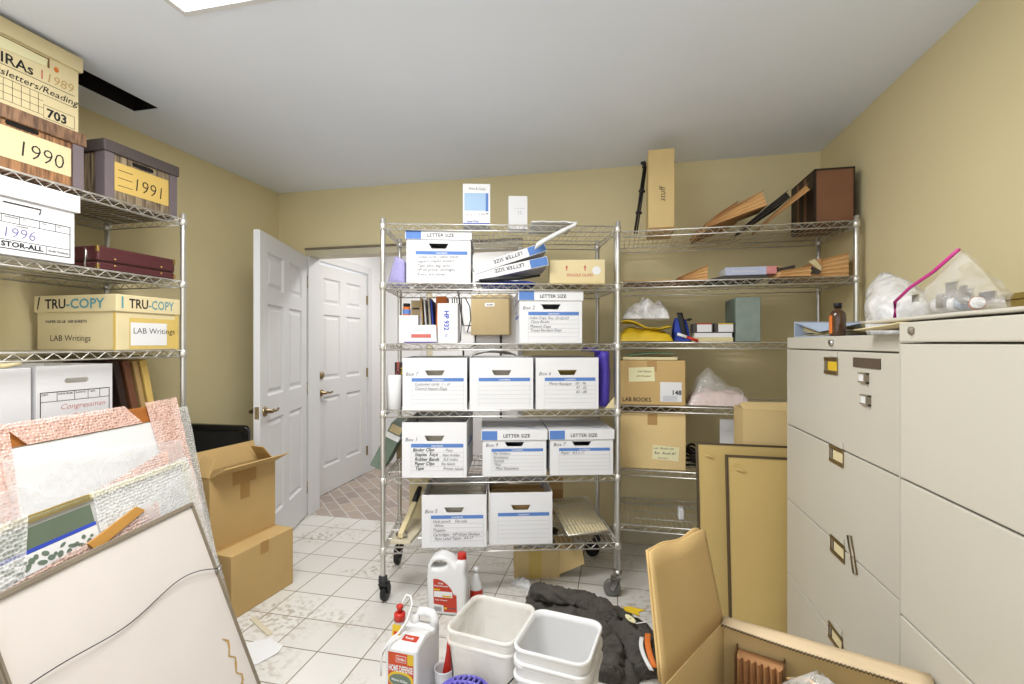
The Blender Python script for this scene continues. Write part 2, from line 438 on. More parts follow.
# hall behind the opening
HL = -2.465
DY0, DY1, DH = 3.552, 4.372, 1.968
b = MB(); b.box(HL-.1, YB+.121, 0, HL, DY0-.02, ZC); b.box(HL-.1, DY1+.02, 0, HL, 4.8, ZC); b.box(HL-.1, DY0-.02, DH+.02, HL, DY1+.02, ZC)
struct(b.build('wall_hall_left', M_hall))
b = MB(); b.box(HL-.1, 4.8, 0, -.1, 4.9, ZC); struct(b.build('wall_hall_far', M_hall))
b = MB(); b.box(-.2, YB+.121, 0, -.1, 4.8, ZC); struct(b.build('wall_hall_right', M_hall))
b = MB(); b.box(HL-.1, YB+.121, ZC, -.1, 4.9, ZC+.02); struct(b.build('ceiling_hall', M_hall))
b = MB()
b.box(HL, DY0-.09, 0, HL+.018, DY0-.02, DH+.09); b.box(HL, DY1+.02, 0, HL+.018, DY1+.09, DH+.09); b.box(HL, DY0-.02, DH+.02, HL+.018, DY1+.02, DH+.09)
struct(b.build('trim_hall', M_door, bevel=.004))

def six_panel(W, H, th=.036):
    b = MB(); st = .105*W/.82; ms = .1*W/.82
    pw = (W-2*st-ms)/2
    rows = [(.115*H, .425*H), (.50*H, .785*H), (.83*H, .945*H)]
    cols = [(st, st+pw), (st+pw+ms, W-st)]
    # stiles and rails
    for x0, x1 in ((0, st), (st+pw, st+pw+ms), (W-st, W)): b.box(x0, 0, 0, x1, th, H)
    zz = [0]+[z for r in rows for z in r]+[H]
    for x0, x1 in cols:
        for k in range(0, len(zz), 2): b.box(x0, 0, zz[k], x1, th, zz[k+1])
        for z0, z1 in rows:
            for s, y in ((1, 0), (-1, th)):
                g = .012; f = .03
                def q(i, d): return [(x0+i, y+s*d, z0+i), (x1-i, y+s*d, z0+i), (x1-i, y+s*d, z1-i), (x0+i, y+s*d, z1-i)]
                b.loft([q(0, 0), q(g, .013), q(g+.012, .013), q(g+f, .004)], smooth=False, cap0=False)
    return b
def lever(parent, x, y, z, s, dirx, M=M_brass):
    """rosette and curved lever on a door face; s=-1 front, +1 back"""
    b = MB(); b.lathe([(.03, 0), (.03, .006), (.022, .012), (.012, .014), (.011, .045), (.0, .045)], 16, T(x, y, z) @ RX(R_(90 if s < 0 else -90)), cap=False)
    yy = y+s*.042
    b.tube([(x, yy, z), (x+dirx*.03, yy, z+.004), (x+dirx*.06, yy, z-.003), (x+dirx*.09, yy, z-.002), (x+dirx*.105, yy, z+.006)], [.011, .010, .009, .008, .006], 8)
    return b.build('door_handle', M, parent)
# door_1: open leaf hinged on the left jamb
W1 = .868
d1 = six_panel(W1, 1.94).build('door_1', M_door, loc=(-2.009, 2.378, .012)); d1.rotation_euler = (0, 0, math.atan2(.945, -.327)); struct(d1)
lever(d1, .065, 0, .885, -1, 1); lever(d1, .065, .036, .885, 1, 1)
b = MB(); b.box(-.0015, .006, .85, .0, .03, .92); b.build('strike_plate', M_brass, d1)
for z in (.2, .95, 1.75):
    b = MB(); b.tube([(W1+.006, .0, z-.045), (W1+.006, .0, z+.045)], .006, 8); b.build('hinge', M_brass, d1)
# door_2: closed door in the hall's left wall (front faces +x)
W2 = DY1-DY0
d2 = six_panel(W2, DH-.008).build('door_2', M_door, loc=(HL+.004, DY0, .006)); d2.rotation_euler = (0, 0, R_(90)); struct(d2)
lever(d2, .07, 0, .87, -1, 1)
b = MB(); b.lathe([(.03, 0), (.03, .012), (.024, .018), (0, .018)], 16, T(.07, 0, 1.02) @ RX(R_(90)), cap=False); b.build('deadbolt', M_brass, d2)
for z in (.22, 1.0, 1.72):
    b = MB(); b.box(W2-.004, -.012, z-.045, W2+.012, 0, z+.045); b.build('hinge', M_brass, d2)
# door_3: hall far wall, only its jamb shows past the rack post
b = MB(); x0 = -1.99
b.box(x0-.07, 4.78, 0, x0, 4.8, 2.06); b.box(x0, 4.78, 2.0, x0+.04, 4.8, 2.06)
struct(b.build('trim_hall_far', M_door, bevel=.004))
b = MB(); b.box(-1.985, 4.786, .01, -1.93, 4.799, 2.0); o = struct(b.build('door_3', M_trim))
for z in (.3, 1.1, 1.72):
    b = MB(); b.box(-1.987, 4.774, z-.05, -1.967, 4.786, z+.05); b.build('hinge', M_brass, o)
# ceiling light: recessed fluorescent panel
lx0, lx1, ly0, ly1 = -1.475, -.255, .785, 1.388
t = thing('ceiling_light', 'bright white rectangular fluorescent panel set in the grey ceiling', 'ceiling light', ((lx0+lx1)/2, (ly0+ly1)/2, ZC))
hx, hy = (lx1-lx0)/2, (ly1-ly0)/2
b = MB()
for a in ((-hx, -hy, hx, -hy+.02), (-hx, hy-.02, hx, hy), (-hx, -hy+.02, -hx+.02, hy-.02), (hx-.02, -hy+.02, hx, hy-.02)): b.box(a[0], a[1], -.012, a[2], a[3], -.0005)
b.build('frame', M_white, t)
b = MB(); b.box(-hx+.02, -hy+.02, -.009, hx-.02, hy-.02, -.001); b.build('diffuser', emit('lamp_panel', (255,252,246), 4), t)
# ------------------------------------------------------------------ wire racks
def shelf_mb(L, D):
    b = MB(); n = int(L/.027)
    for k in range(n):
        x = .022+(L-.044)*k/(n-1); b.rod((x, 0, -.0015), (x, D, -.0015), .0015, 4)
    for y in (D*.25, D*.5, D*.75): b.rod((0, y, -.005), (L, y, -.005), .0024, 4)
    for y in (0, D):
        b.rod((.012, y, -.003), (L-.012, y, -.003), .0038, 6); b.rod((.012, y, -.033), (L-.012, y, -.033), .0036, 6)
        m = int((L-.04)/.03); pts = [(.02+(L-.04)*k/m, y, -.005 if k % 2 else -.031) for k in range(m+1)]
        b.tube(pts, .0024, 4, smooth=False, cap=False)
    for x in (0, L):
        b.rod((x, .012, -.003), (x, D-.012, -.003), .003, 6); b.rod((x, .012, -.031), (x, D-.012, -.031), .003, 6)
        m = int((D-.04)/.03); pts = [(x, .02+(D-.04)*k/m, -.005 if k % 2 else -.031) for k in range(m+1)]
        b.tube(pts, .0024, 4, smooth=False, cap=False)
    for x in (0, L):
        for y in (0, D): b.lathe([(.0135, -.036), (.0175, -.034), (.0165, -.002), (.0135, 0)], 14, T(x, y, 0), cap=False)
    return b
def post_mb(z0, z1):
    b = MB(); pr = [(.0126, z0)]; z = z0+.02
    while z < z1-.02:
        pr += [(.0126, z)]; z += .254
    pr += [(.0126, z1-.004), (.009, z1)]
    b.lathe(pr, 12); return b
def caster(parent, x, y, rot, dark):
    b = MB(); M = T(x, y, 0) @ RZ(rot)
    b.lathe([(.011, .14), (.021, .135), (.023, .108), (.018, .1)], 14, M)
    b.box(-.02, -.012, .088, .02, .03, .1, M)
    for s in (-1, 1): b.prism([(s*.019, -.01, .098), (s*.019, .036, .098), (s*.019, .04, .045), (s*.019, .024, .035)], (s*.003, 0, 0), M)
    c = b.build('caster', M_rubber if dark else M_steel, parent)
    b = MB(); M2 = M @ T(0, .03, .044) @ RY(R_(90)); b.lathe([(.03, -.013), (.042, -.012), (.044, -.006), (.044, .006), (.042, .012), (.03, .013)], 20, M2)
    b.lathe([(.012, -.0175), (.012, .0175)], 10, M2)
    b.build('wheel', M_black if dark else mat('grey_wheel', (120,118,114), .45), c)
def rack(label, loc, rz, L, D, zs, wheels, height=1.925, sleeve=True):
    t = thing('wire_rack', label, 'shelving', loc, rz, rot=(0, 0, rz))
    base = .12 if wheels else .0
    p0 = None
    for x, y in ((0, 0), (L, 0), (0, D), (L, D)):
        if p0 is None: p0 = post_mb(base, height).build('post', M_post, t); p0.location = (x, y, 0)
        else:
            p = p0.copy(); COL.objects.link(p); p.location = (x, y, 0)
    s0 = None
    for z in zs:
        if s0 is None: s0 = shelf_mb(L, D).build('wire_shelf', M_chrome, t); s0.location = (0, 0, z)
        else:
            s = s0.copy(); COL.objects.link(s); s.location = (0, 0, z)
    for x, y, r, d in wheels: caster(t, x, y, r, d)
    if not wheels:
        for x, y in ((0, 0), (L, 0), (0, D), (L, D)):
            b = MB(); b.lathe([(.018, 0), (.018, .006), (.013, .012), (.013, .03)], 12, T(x, y, 0)); b.build('levelling_foot', M_black, t)
    return t
CL = 1.19
rack('wheeled chrome wire rack loaded with white file boxes, in front of the doorway', (CO.x, CO.y, 0), CA, CL, .46, CZ,
     [(0, 0, R_(-12), True), (CL, 0, R_(75), False), (0, .46, R_(170), True), (CL, .46, R_(70), True)])
rack('chrome wire rack against the back wall holding brown folders and cartons', (RO.x, RO.y, 0), 0, 1.15, .46, RZS, [])
LR0 = .71
rack('chrome wire rack along the left wall holding woodgrain record boxes', (LX, LR0, 0), R_(90), 1.917-LR0, .46, LZ, [])
# ------------------------------------------------------------------ white file boxes
def banker(label, loc, rz, lid=True, lines=(), no=None, group='white letter size file boxes', w=.322, d=.395, h=.262, rot=None, inside=None, boldl=(), seed=1, lidlift=0.):
    t = thing('file_box', label, 'box', loc, rz, group, rot=rot)
    b = MB(); x = w/2
    ha, hb, ht, hw, hw2 = h*.66, h*.76, 0, .05, .036
    # open-topped shell with a trapezoid hand hole in front and back
    b.raw([(-x,0,0),(x,0,0),(x,d,0),(-x,d,0)], [(0,1,2,3)])
    b.raw([(-x,0,0),(-x,d,0),(-x,d,h),(-x,0,h)], [(0,1,2,3)]); b.raw([(x,0,0),(x,d,0),(x,d,h),(x,0,h)], [(0,1,2,3)])
    for y in (0, d):
        vs = [(-x,y,0),(x,y,0),(x,y,h),(-x,y,h), (-hw2,y,ha),(hw2,y,ha),(hw,y,hb),(-hw,y,hb)]
        b.raw(vs, [(0,1,5,4),(1,2,6,5),(2,3,7,6),(3,0,4,7)])
    b.build('carton', M_white, t, solidify=.004, weld=True)
    # files standing inside, seen through the hand hole and over the rim
    if not lid or inside:
        b = MB(); rr = random.Random(seed)
        y = .03
        while y < d-.04:
            th = rr.uniform(.008, .025); hh = h*rr.uniform(.62, .84); b.box(-x+.012, y, .006, x-.012-rr.uniform(0,.03), y+th, hh); y += th+rr.uniform(.002, .02)
        b.build('files', inside or M_whitein, t)
    F = FR(0, -.0008, 0); x0, x1 = -w*.36, w*.45
    b = MB(); b.m = 0; b.rect(x0, h*.545, x1, h*.612, F)
    b.m = 1; F2 = FR(0, -.0012, 0); b.text('CONTENTS', .011, FR((x0+x1)/2, -.0012, h*.558), bold=.02, center=True)
    b.m = 2
    for k in range(5): b.line((x0, h*(.455-.083*k)), (x1, h*(.455-.083*k)), .0011, F)
    for xx in (x0, x1): b.line((xx, h*.05), (xx, h*.545), .0009, F)
    # printing on the side panels
    b.m = 0
    for Ms in (LF(-x-.0008, d, 0), RT(x+.0008, 0, 0)): b.rect(d*.18, h*.5, d*.82, h*.56, Ms)
    b.m = 3
    for Ms in (LF(-x-.0008, d*.8, h*.62), RT(x+.0008, d*.2, h*.62)): b.text('STORAGE BOX', .02, Ms, bold=.01)
    if lines or no:
        rr = random.Random(seed*7+3)
        for k, ln in enumerate(lines):
            for col, s in ((0, ln),) if isinstance(ln, str) else enumerate(ln):
                if not s: continue
                bo = (k, col) in boldl; b.m = 5 if bo else 4
                xx = x0+.012+rr.uniform(-.008, .008) if col == 0 else (x0+x1)/2+.02+rr.uniform(-.006, .01)
                b.text(s, .0235 if bo else .0205, FR(xx, -.0013, h*(.463-.083*k)+.0025) @ RZ(rr.uniform(-.02, .02)), bold=.012 if bo else -.004, shear=.3, xs=.92)
        if no: b.m = 4; b.text(no, .026, FR(-w*.455, -.0013, h*.655) @ RZ(.03), bold=-.006, shear=.25)
    b.build('printed_label', [M_blue, M_white, M_rule, M_blue, M_ink, M_inkb], t)
    if lid: file_lid(t, w, d, h+lidlift)
    return t
def file_lid(t, w, d, z, flip=False):
    lw, ld, lh = w+.012, d+.012, .048
    b = MB(); x = lw/2; z0 = z-lh+.004; z1 = z+.005
    vs = [(-x,-.006,z1),(x,-.006,z1),(x,ld-.006,z1),(-x,ld-.006,z1), (-x,-.006,z0),(x,-.006,z0),(x,ld-.006,z0),(-x,ld-.006,z0)]
    b.raw(vs, [(0,1,2,3),(0,1,5,4),(1,2,6,5),(2,3,7,6),(3,0,4,7)])
    l = b.build('lid', M_white, t, solidify=.003, weld=True, bevel=.0015)
    b = MB(); b.m = 0; F = FR(0, -.0068, 0)
    b.rect(-x+.003, z0+.002, -x+lw*.24, z1-.002, F)
    b.m = 1; b.text('LETTER SIZE', .024, FR(-x+lw*.325, -.0072, z0+.014), bold=.006, width=lw*.41)
    b.m = 0; b.line((x-.1, .06), (x-.02, .03), .004, TOPF(0, 0, z1+.0006)); b.line((-.02, .16), (x-.06, .05), .006, TOPF(0, 0, z1+.0006))
    b.build('lid_print', [M_blue, M_inkb], l)
    return l
E_ = .0012
banker('lidded white file box on the rack\'s second shelf, beside the lavender plastic holder', CP(.275, .015, CZ[4]+E_), CA, True,
       ['Index cards, rubber bands,', 'staplers, staples, erasers', 'Tape, pens, bag, tacks', 'HP ink printer cartridges,', 'Rulers, and stamps'], seed=3)
banker('lidded white file box marked Box 2, on the middle rack beside the beige wall panel', CP(.846, .015, CZ[3]+E_), CA, True,
       ['Index Dept. Rec. 01-02-03', 'China Books', 'Museum Dept', 'Travel Receipts Dept'], 'Box 2', seed=4)
banker('open white file box marked Box 7 with two handwritten lines, beside the white paper roll', CP(.257, .004, CZ[2]+E_), CA, False,
       ['Customer cards  1 - of', 'Council Import Dept'], 'Box 7', seed=5)
B8 = banker('open white file box with an empty label and crumpled white paper on top', CP(.593, .004, CZ[2]+E_), CA, False, seed=6)
banker('open white file box marked Box 6, beside the purple bag', CP(.929, .004, CZ[2]+E_), CA, False,
       [('Movie Receipts', '00 - 96'), ('', '97 - 02'), ('', '03 - 08')], 'Box 6', seed=7, inside=M_olive)
banker('open white file box listing binder clips and rubber bands, beside the green binder', CP(.257, -.02, CZ[1]+E_), CA-R_(3), False,
       [('Binder Clips', '- Pens'), ('Staples  Keys', 'tape holder'), ('Rubber Bands', '3x5 index'), ('Paper Clips', 'file labels'), ('Tape', 'Printer labels')], 'Box 1', seed=8, h=.275,
       boldl=((0,0),(1,0),(2,0),(3,0),(4,0)))
banker('lidded white file box marked Box 9 listing file folders and envelopes', CP(.658, -.01, CZ[1]+E_), CA, True,
       ['File Folders', 'Envelopes', 'Stamps', 'Misc', 'Misc Stationery'], 'Box 9', seed=9, h=.225)
banker('lidded white file box with one line about paper, nearest the right post', CP(1.0, -.012, CZ[1]+E_), CA, True,
       ['Paper   8.5 x 11'], 'Box 7', seed=10, h=.225)
banker('open white file box marked Box 5 on the bottom shelf of the wheeled rack', CP(.356, -.025, CZ[0]+E_), CA-R_(1), False,
       ['Hole punch    File tabs', 'Wires', 'Floppies', 'Cartridges - HP Inkjet Deskjet', 'Pens Label Tapes   04-17'], 'Box 5', seed=11)
banker('open white file box with an empty label on the rack\'s bottom shelf', CP(.69, -.005, CZ[0]+E_), CA, False, seed=12, inside=M_tan)

# crumpled paper lying on the open box with the empty label
def sheet(name, f, nu, nv, m, th, parent=None, loc=None, rot=None, smooth=True):
    b = MB(); b.grid(f, nu, nv); return b.build(name, m, parent, loc=loc, rot=rot, solidify=th, smooth=smooth, weld=True)
def pf(u, v):
    x = -.15+.23*u; y = .0+.3*v
    return (x, y, .272+.022*(1-(2*u-1)**2)*(1-.4*v)+.012*nz((x*16, y*16, 3))+.012*max(0, .5-v))
o = sheet('crumpled_paper', pf, 20, 20, M_paper, .001, loc=CP(.593, .012, CZ[2]+E_), rot=(0, 0, CA))
tag(o, 'crumpled white paper lying across the open file box with the empty label', 'paper')

# ---- top shelf
t = thing('product_box', 'white box printed with a pale blue panel on the wheeled rack\'s top shelf', 'box', CP(.466, .03, CZ[5]+E_), CA)
b = MB(); b.box(-.07, 0, 0, .07, .1, .213); b.build('carton', M_white, t, bevel=.002)
b = MB(); b.m = 0; F = FR(0, -.0008, 0); b.rect(-.062, .075, .045, .165, F)
b.m = 1; b.rect(.046, .072, .06, .165, F); b.m = 2; b.rect(-.068, .001, .068, .012, F)
b.m = 3; b.text('Print & Copy', .016, FR(-.04, -.0008, .182)); b.text('No. 12', .011, FR(-.055, -.0008, .05)); b.text('x 200', .013, FR(.012, -.0008, .052)); b.text('HP', .012, FR(.046, -.0008, .056), bold=.02)
b.m = 2; b.text('Laser Print', .014, FR(-.05, -.0008, .016), bold=.02)
b.build('printed_label', [M_lblue, M_blue, M_royal, M_ink], t)
t = thing('product_box', 'small plain white box with faint grey print on the wheeled rack\'s top shelf', 'box', CP(.683, .1, CZ[5]+E_), CA)
b = MB(); b.box(-.05, 0, 0, .05, .09, .176); b.build('carton', M_white, t, bevel=.002)
b = MB(); b.text('12', .025, FR(-.005, -.0008, .08), bold=.01); b.line((-.02, .11), (.035, .11), .002, FR(0, -.0008, 0)); b.build('printed_label', M_rule, t)
def envf(u, v):
    # flat on the shelf, with one long corner folded down over the front edge
    if v < .55:
        k = v/.55; return (.745+.225*u, .26-.27*k, .012+.004*nz((u*6, k*5, 1)))
    k = (v-.55)/.45; x = .745+.225*u
    zb = .006-.112*(1-u)*min(1, k*2.2)-.03*k
    return (x-.012*k, -.012-.016*min(1, k*3)-.01*k*(1-u), zb+.003*nz((u*9, k*6, 4)))
def envs(u, v):
    x = .765+.21*u; z0 = -.1+.112*u**.9
    return (x-.006*v, -.02-.012*sin(v*pi)-.006*v, z0-.036*v*(1-.25*u)+.003*nz((u*9, v*4, 2)))
b = MB(); b.grid(lambda u, v: (.745+.225*u, .26-.275*v, .008+.004*nz((u*6, v*5, 1))), 12, 12); b.grid(envs, 24, 6)
b.grid(lambda u, v: (.93+.045*u, -.012-.012*v, .01+.002*u-.004*v), 3, 3)
o = b.build('paper_sleeve', M_paper, None, loc=CP(0, 0, CZ[5]+.004), rot=(0, 0, CA), solidify=.005, smooth=True, weld=True, offset=1)
tag(o, 'white padded paper sleeve drooping over the front of the rack\'s top shelf', 'paper')

# ---- second shelf
t = thing('plastic_holder', 'lavender translucent plastic holder leaning on the rack\'s left post', 'holder', CP(.05, .1, CZ[4]+E_), CA)
b = MB(); b.prism([(-.052,0,0),(.04,0,0),(.04,0,.128),(.0,0,.15),(-.012,0,.146)], (0,.2,0)); b.build('shell', M_lav, t, bevel=.006)
b = MB(); b.prism([(-.03,-.002,.02),(.03,-.002,.02),(.03,-.002,.1),(.0,-.002,.128)], (0,-.002,0)); b.build('front_panel', M_lav, t)
# two file-box lids nested upside down, propped on a folded bag
for k, (lab, dz) in enumerate((('upper upside-down white box lid reading letter size, propped at a slant', .036), ('lower upside-down white box lid reading letter size, resting on a blue bag', 0))):
    t = thing('box_lid', lab, 'box lid', CP(.46, .014+.004*k, CZ[4]+.011+dz), 0, 'loose upside-down box lids', rot=(0, R_(-18.5 if k == 0 else -13), CA))
    b = MB(); L_, D_, H_ = .385, .33, .046
    b.raw([(0,0,0),(L_,0,0),(L_,D_,0),(0,D_,0),(0,0,H_),(L_,0,H_),(L_,D_,H_),(0,D_,H_)], [(0,1,2,3),(0,1,5,4),(1,2,6,5),(2,3,7,6),(3,0,4,7)])
    b.build('tray', M_white, t, solidify=.003, weld=True)
    b = MB(); b.m = 0; b.rect(L_*.76, .002, L_-.002, H_-.002, FR(0, -.0008, 0)); b.m = 1
    b.text('LETTER SIZE', .026, FR(L_*.68, -.0012, H_*.8) @ RZ(pi), bold=.006, width=L_*.4)
    b.build('printed_label', [M_blue, M_inkb], t)
t = thing('folded_bag', 'folded royal blue and black cloth bag under the slanting box lids', 'bag', CP(.63, .02, CZ[4]+E_), CA)
def bagf(u, v):
    x = -.14+.28*u; y = .28*v
    e = (1-abs(2*u-1)**4)*(1-abs(2*v-1)**6)
    return (x, y, .003+e*(.006+.016*u+.006*nz((x*18, y*14, 5))))
b = MB(); b.grid(bagf, 24, 16); b.build('cloth', M_royal, t, solidify=.004, smooth=True, weld=True, offset=0)
b = MB(); b.tube([(-.15, -.004, .012), (-.05, -.01, .022), (.05, -.012, .026), (.16, -.006, .042)], [.008,.012,.01,.006], 8); b.build('strap', M_black, t)
t = thing('carton', 'old cream cardboard box with red printed arrows beside the slanting lids', 'box', CP(.99, .055, CZ[4]+.005), CA-R_(6))
b = MB(); b.box(-.145, 0, 0, .145, .2, .128); b.build('carton_body', M_cream, t, bevel=.004)
b = MB(); b.m = 0
for sx in (-.055, .04):
    b.rect(sx-.003, .07, sx+.003, .088, FR(0, -.0008, 0)); b.raw([(sx-.008,.085,0),(sx+.008,.085,0),(sx,.1,0)], [(0,1,2)], FR(0, -.0008, 0))
b.text('FRAGILE GLASS', .02, FR(-.055, -.0008, .04), bold=.015); b.m = 1; b.solid([ell(.1, .07, .022, .022)], .0004, FR(0, -.0006, 0))
b.build('printed_label', [M_inkr, M_white], t)
b = MB(); b.box(.83, 0, 0, 1.13, .25, .003, None); o = b.build('folder', M_yelcard, loc=CP(0, .012, CZ[4]+E_), rot=(0, 0, CA)); tag(o, 'flat manila folder under the old cream cardboard box', 'folder')

# ---- third shelf
t = thing('paper_box', 'white box with a slanted label standing at the left of the third shelf', 'box', CP(.11, .1, CZ[3]+E_), CA)
b = MB(); b.box(-.05, 0, 0, .05, .09, .145); b.build('carton', M_white, t, bevel=.002)
b = MB(); b.text('OFFICE', .014, FR(-.03, -.0008, .1) @ RZ(.2)); b.build('printed_label', M_rule, t)
t = thing('pill_bottle', 'small amber pill bottle with blue label standing on a white box', 'bottle', CP(.098, .12, CZ[3]+.1475))
b = MB(); b.lathe([(.019, 0), (.02, .002), (.02, .038), (.015, .046)], 16); b.build('vial', M_orange, t)
b = MB(); b.lathe([(.0204, .006), (.0204, .03)], 16, cap=False); b.build('label_band', M_blue, t)
b = MB(); b.lathe([(.018, .046), (.018, .06), (.016, .062)], 16); b.build('cap', M_black, t)
t = thing('paper_packet', 'white packet with a red stripe lying against white boxes on the third shelf', 'packet', CP(.18, .03, CZ[3]+E_), CA)
b = MB(); b.loft([rr_ for rr_ in [[(-.085,0,0),(.085,0,0),(.085,.06,0),(-.085,.06,0)], [(-.083,.004,.09),(.08,.004,.094),(.078,.05,.094),(-.08,.05,.09)]]], smooth=False); b.build('packet_body', M_white, t, bevel=.006)
b = MB(); b.m = 0; b.rect(-.045, .028, .055, .046, FR(0, -.0005, 0)); b.m = 1; b.text('Canon', .02, FR(-.05, -.0008, .062), shear=.2); b.m = 2; b.rect(-.08, .001, .082, .008, FR(0, -.0009, 0))
b.build('printed_label', [M_inkr, M_rule, M_inkv], t)
t = thing('product_box', 'tall white box with blue sideways letters in front of the orange folder', 'box', CP(.317, .05, CZ[3]+E_), CA-R_(4))
b = MB(); b.box(-.052, 0, 0, .052, .1, .205); b.build('carton', M_white, t, bevel=.002)
b = MB(); b.text('HP 932', .034, FR(-.017, -.0008, .168) @ RZ(-pi/2), bold=.03); b.text('XL', .018, FR(-.013, -.0008, .05) @ RZ(-pi/2)); b.build('printed_label', M_royal, t)
t = thing('folder', 'orange card folder standing upright behind the tall white box', 'folder', CP(.27, .2, CZ[3]+E_), CA)
b = MB(); b.box(-.028, 0, 0, .028, .2, .255); b.build('cover', M_orange, t, bevel=.002)
for i, (u, w_, h_, m_, lab) in enumerate(((.228, .008, .235, M_royal, 'dark blue magazine file standing left of the orange folder'), (.212, .01, .25, M_whitein, 'grey paper file standing beside the dark blue magazine file'),
                               (.19, .008, .24, M_paper, 'white pamphlet standing among the upright files on the third shelf'), (.172, .008, .246, M_tan, 'tan pamphlet at the left end of the upright files'))):
    b = MB(); b.prism([(0,0,0),(w_,0,0),(w_-.016,0,h_),(-.016,0,h_)], (0,.2,0)); o = b.build('pamphlet', m_, loc=CP(u, .2, CZ[3]+E_), rot=(0, 0, CA)); tag(o, lab, 'pamphlet', 'upright files on the third shelf')
t = thing('note_card', 'beige card with a dark edge standing behind the pill bottle', 'card', CP(.128, .235, CZ[3]+E_), CA)
b = MB(); b.box(-.025, 0, 0, .025, .008, .235); b.build('card', M_beige, t); b = MB(); b.box(-.018, -.001, .185, .02, 0, .195); b.build('printed_strip', M_dkleather, t)
b = MB()
for k in range(5): b.tube([(.325+.012*k, .24, .01), (.33+.012*k, .235, .12), (.327+.013*k, .24, .25)], .003, 5)
b.tube([(.40, .23, .25), (.425, .225, .2), (.43, .225, .13), (.41, .23, .06)], .0035, 6)
o = b.build('cable_bundle', M_ink, loc=CP(0, 0, CZ[3]+E_), rot=(0, 0, CA)); tag(o, 'bundle of grey cables standing behind the tall white box', 'cables')

# beige electrical panel on the hall wall, seen between the boxes
t = thing('wall_panel', 'beige electrical panel cover with a small label on the hall wall', 'electrical panel', (-1.27, 4.79, 1.38))
b = MB(); b.box(-.2, -.1, 0, .2, .009, .41); b.build('cover', M_beige, t, bevel=.006)
b = MB(); b.m = 0; b.rect(-.05, .29, .05, .325, FR(0, -.101, 0)); b.m = 1; b.text('ALARM', .02, FR(0, -.1014, .3), bold=.03, center=True); b.build('name_plate', [M_white, M_inkb], t)
b = MB(); b.tube([(-.17, -.04, 0), (-.17, -.04, -.1), (-.3, -.04, -.16), (-.3, -.03, -1.2)], .01, 6); b.tube([(.1, -.04, 0), (.1, -.04, -1.2)], .012, 6); b.tube([(-.2, -.05, .1), (-.3, -.05, .1), (-.36, -.05, .5), (-.36, -.05, 1.0)], .008, 6)
b.build('conduit', M_rubber, t)

# ---- fourth shelf
t = thing('paper_roll', 'white paper roll standing between the left post and Box 7', 'roll', CP(.044, .055, CZ[2]+E_), CA)
b = MB(); b.lathe([(.034, 0), (.036, .002), (.0385, .168), (.036, .172), (.012, .172), (.012, .165)], 20, cap=True); b.build('roll', M_paper, t)
t = thing('tin', 'small dark tin with red and yellow lettering standing behind the paper roll', 'tin', CP(.062, .135, CZ[2]+E_), CA)
b = MB(); b.box(-.03, 0, 0, .03, .06, .235); b.build('tin_body', M_dkleather, t, bevel=.003)
b = MB(); b.m = 0; b.text('Cocoa', .026, FR(-.006, -.0008, .17) @ RZ(pi/2), bold=.03); b.m = 1; b.text('Rich', .024, FR(.018, -.0008, .17) @ RZ(pi/2), bold=.03); b.build('printed_label', [M_inkr, M_yel], t)
def prf(u, v):
    x = -.01+.1*u; z = .0015+.285*v
    y = .12+.012*nz((u*5, v*3, 2))-.02*sin(u*pi)
    return (x+.006*nz((v*5, 2, u)), y, z)
t = thing('cloth_bag', 'purple fabric bag squeezed between Box 6 and the right rack post', 'bag', CP(1.1, .05, CZ[2]+E_), CA)
b = MB()
rings = []
for k in range(9):
    z = .002+.29*k/8; wv = .042-.006*abs(k-4)/4
    ring = []
    for j in range(20):
        a = 2*pi*j/20; ring.append((.042+wv*cos(a)*(1+.14*nz((a*2, z*14, 1))), .1+.085*sin(a)*(1+.1*nz((a*3, z*9, 4))), z))
    rings.append(ring)
b.loft(rings); b.build('bag_body', M_purple, t)
b = MB(); b.tube([(.02, .05, .285), (-.01, .05, .3), (-.05, .06, .304), (-.08, .06, .298)], [.012,.011,.01,.005], 8); b.build('handle', M_purple, t)
b = MB(); b.prism([(0,0,0),(.05,0,0),(.05,0,.06)], (0,.003,0)); o = b.build('paper_scrap', M_cream, loc=CP(1.125, .012, CZ[2]+E_), rot=(0, 0, CA)); tag(o, 'cream paper corner standing at the foot of the purple bag', 'paper')

# ---- fifth shelf
t = thing('ring_binder', 'dull green binder with a white band tipped over the left edge of the rack', 'binder', CP(-.09, .1, CZ[1]+.037), CA, rot=(0, R_(27), CA))
b = MB(); b.box(0, 0, 0, .075, .26, .25); b.build('cover', M_green, t, bevel=.003)
b = MB(); b.box(-.001, -.0015, .17, .0762, .0, .198); b.box(.0755, -.0015, .17, .077, .262, .198); b.build('band', M_paper, t)
b = MB(); b.box(.008, -.0012, .205, .067, 0, .245); b.build('page_edge', M_beige, t)
t = thing('folder', 'brown card folder curled behind the green binder', 'folder', CP(-.005, .385, CZ[1]+E_), CA)
b = MB(); b.box(.0,0,0,.1,.04,.24); b.grid(lambda u, v: (.1*u, .04*v, .2405+.02*sin(pi*u)), 8, 2); b.build('card', M_beige, t)

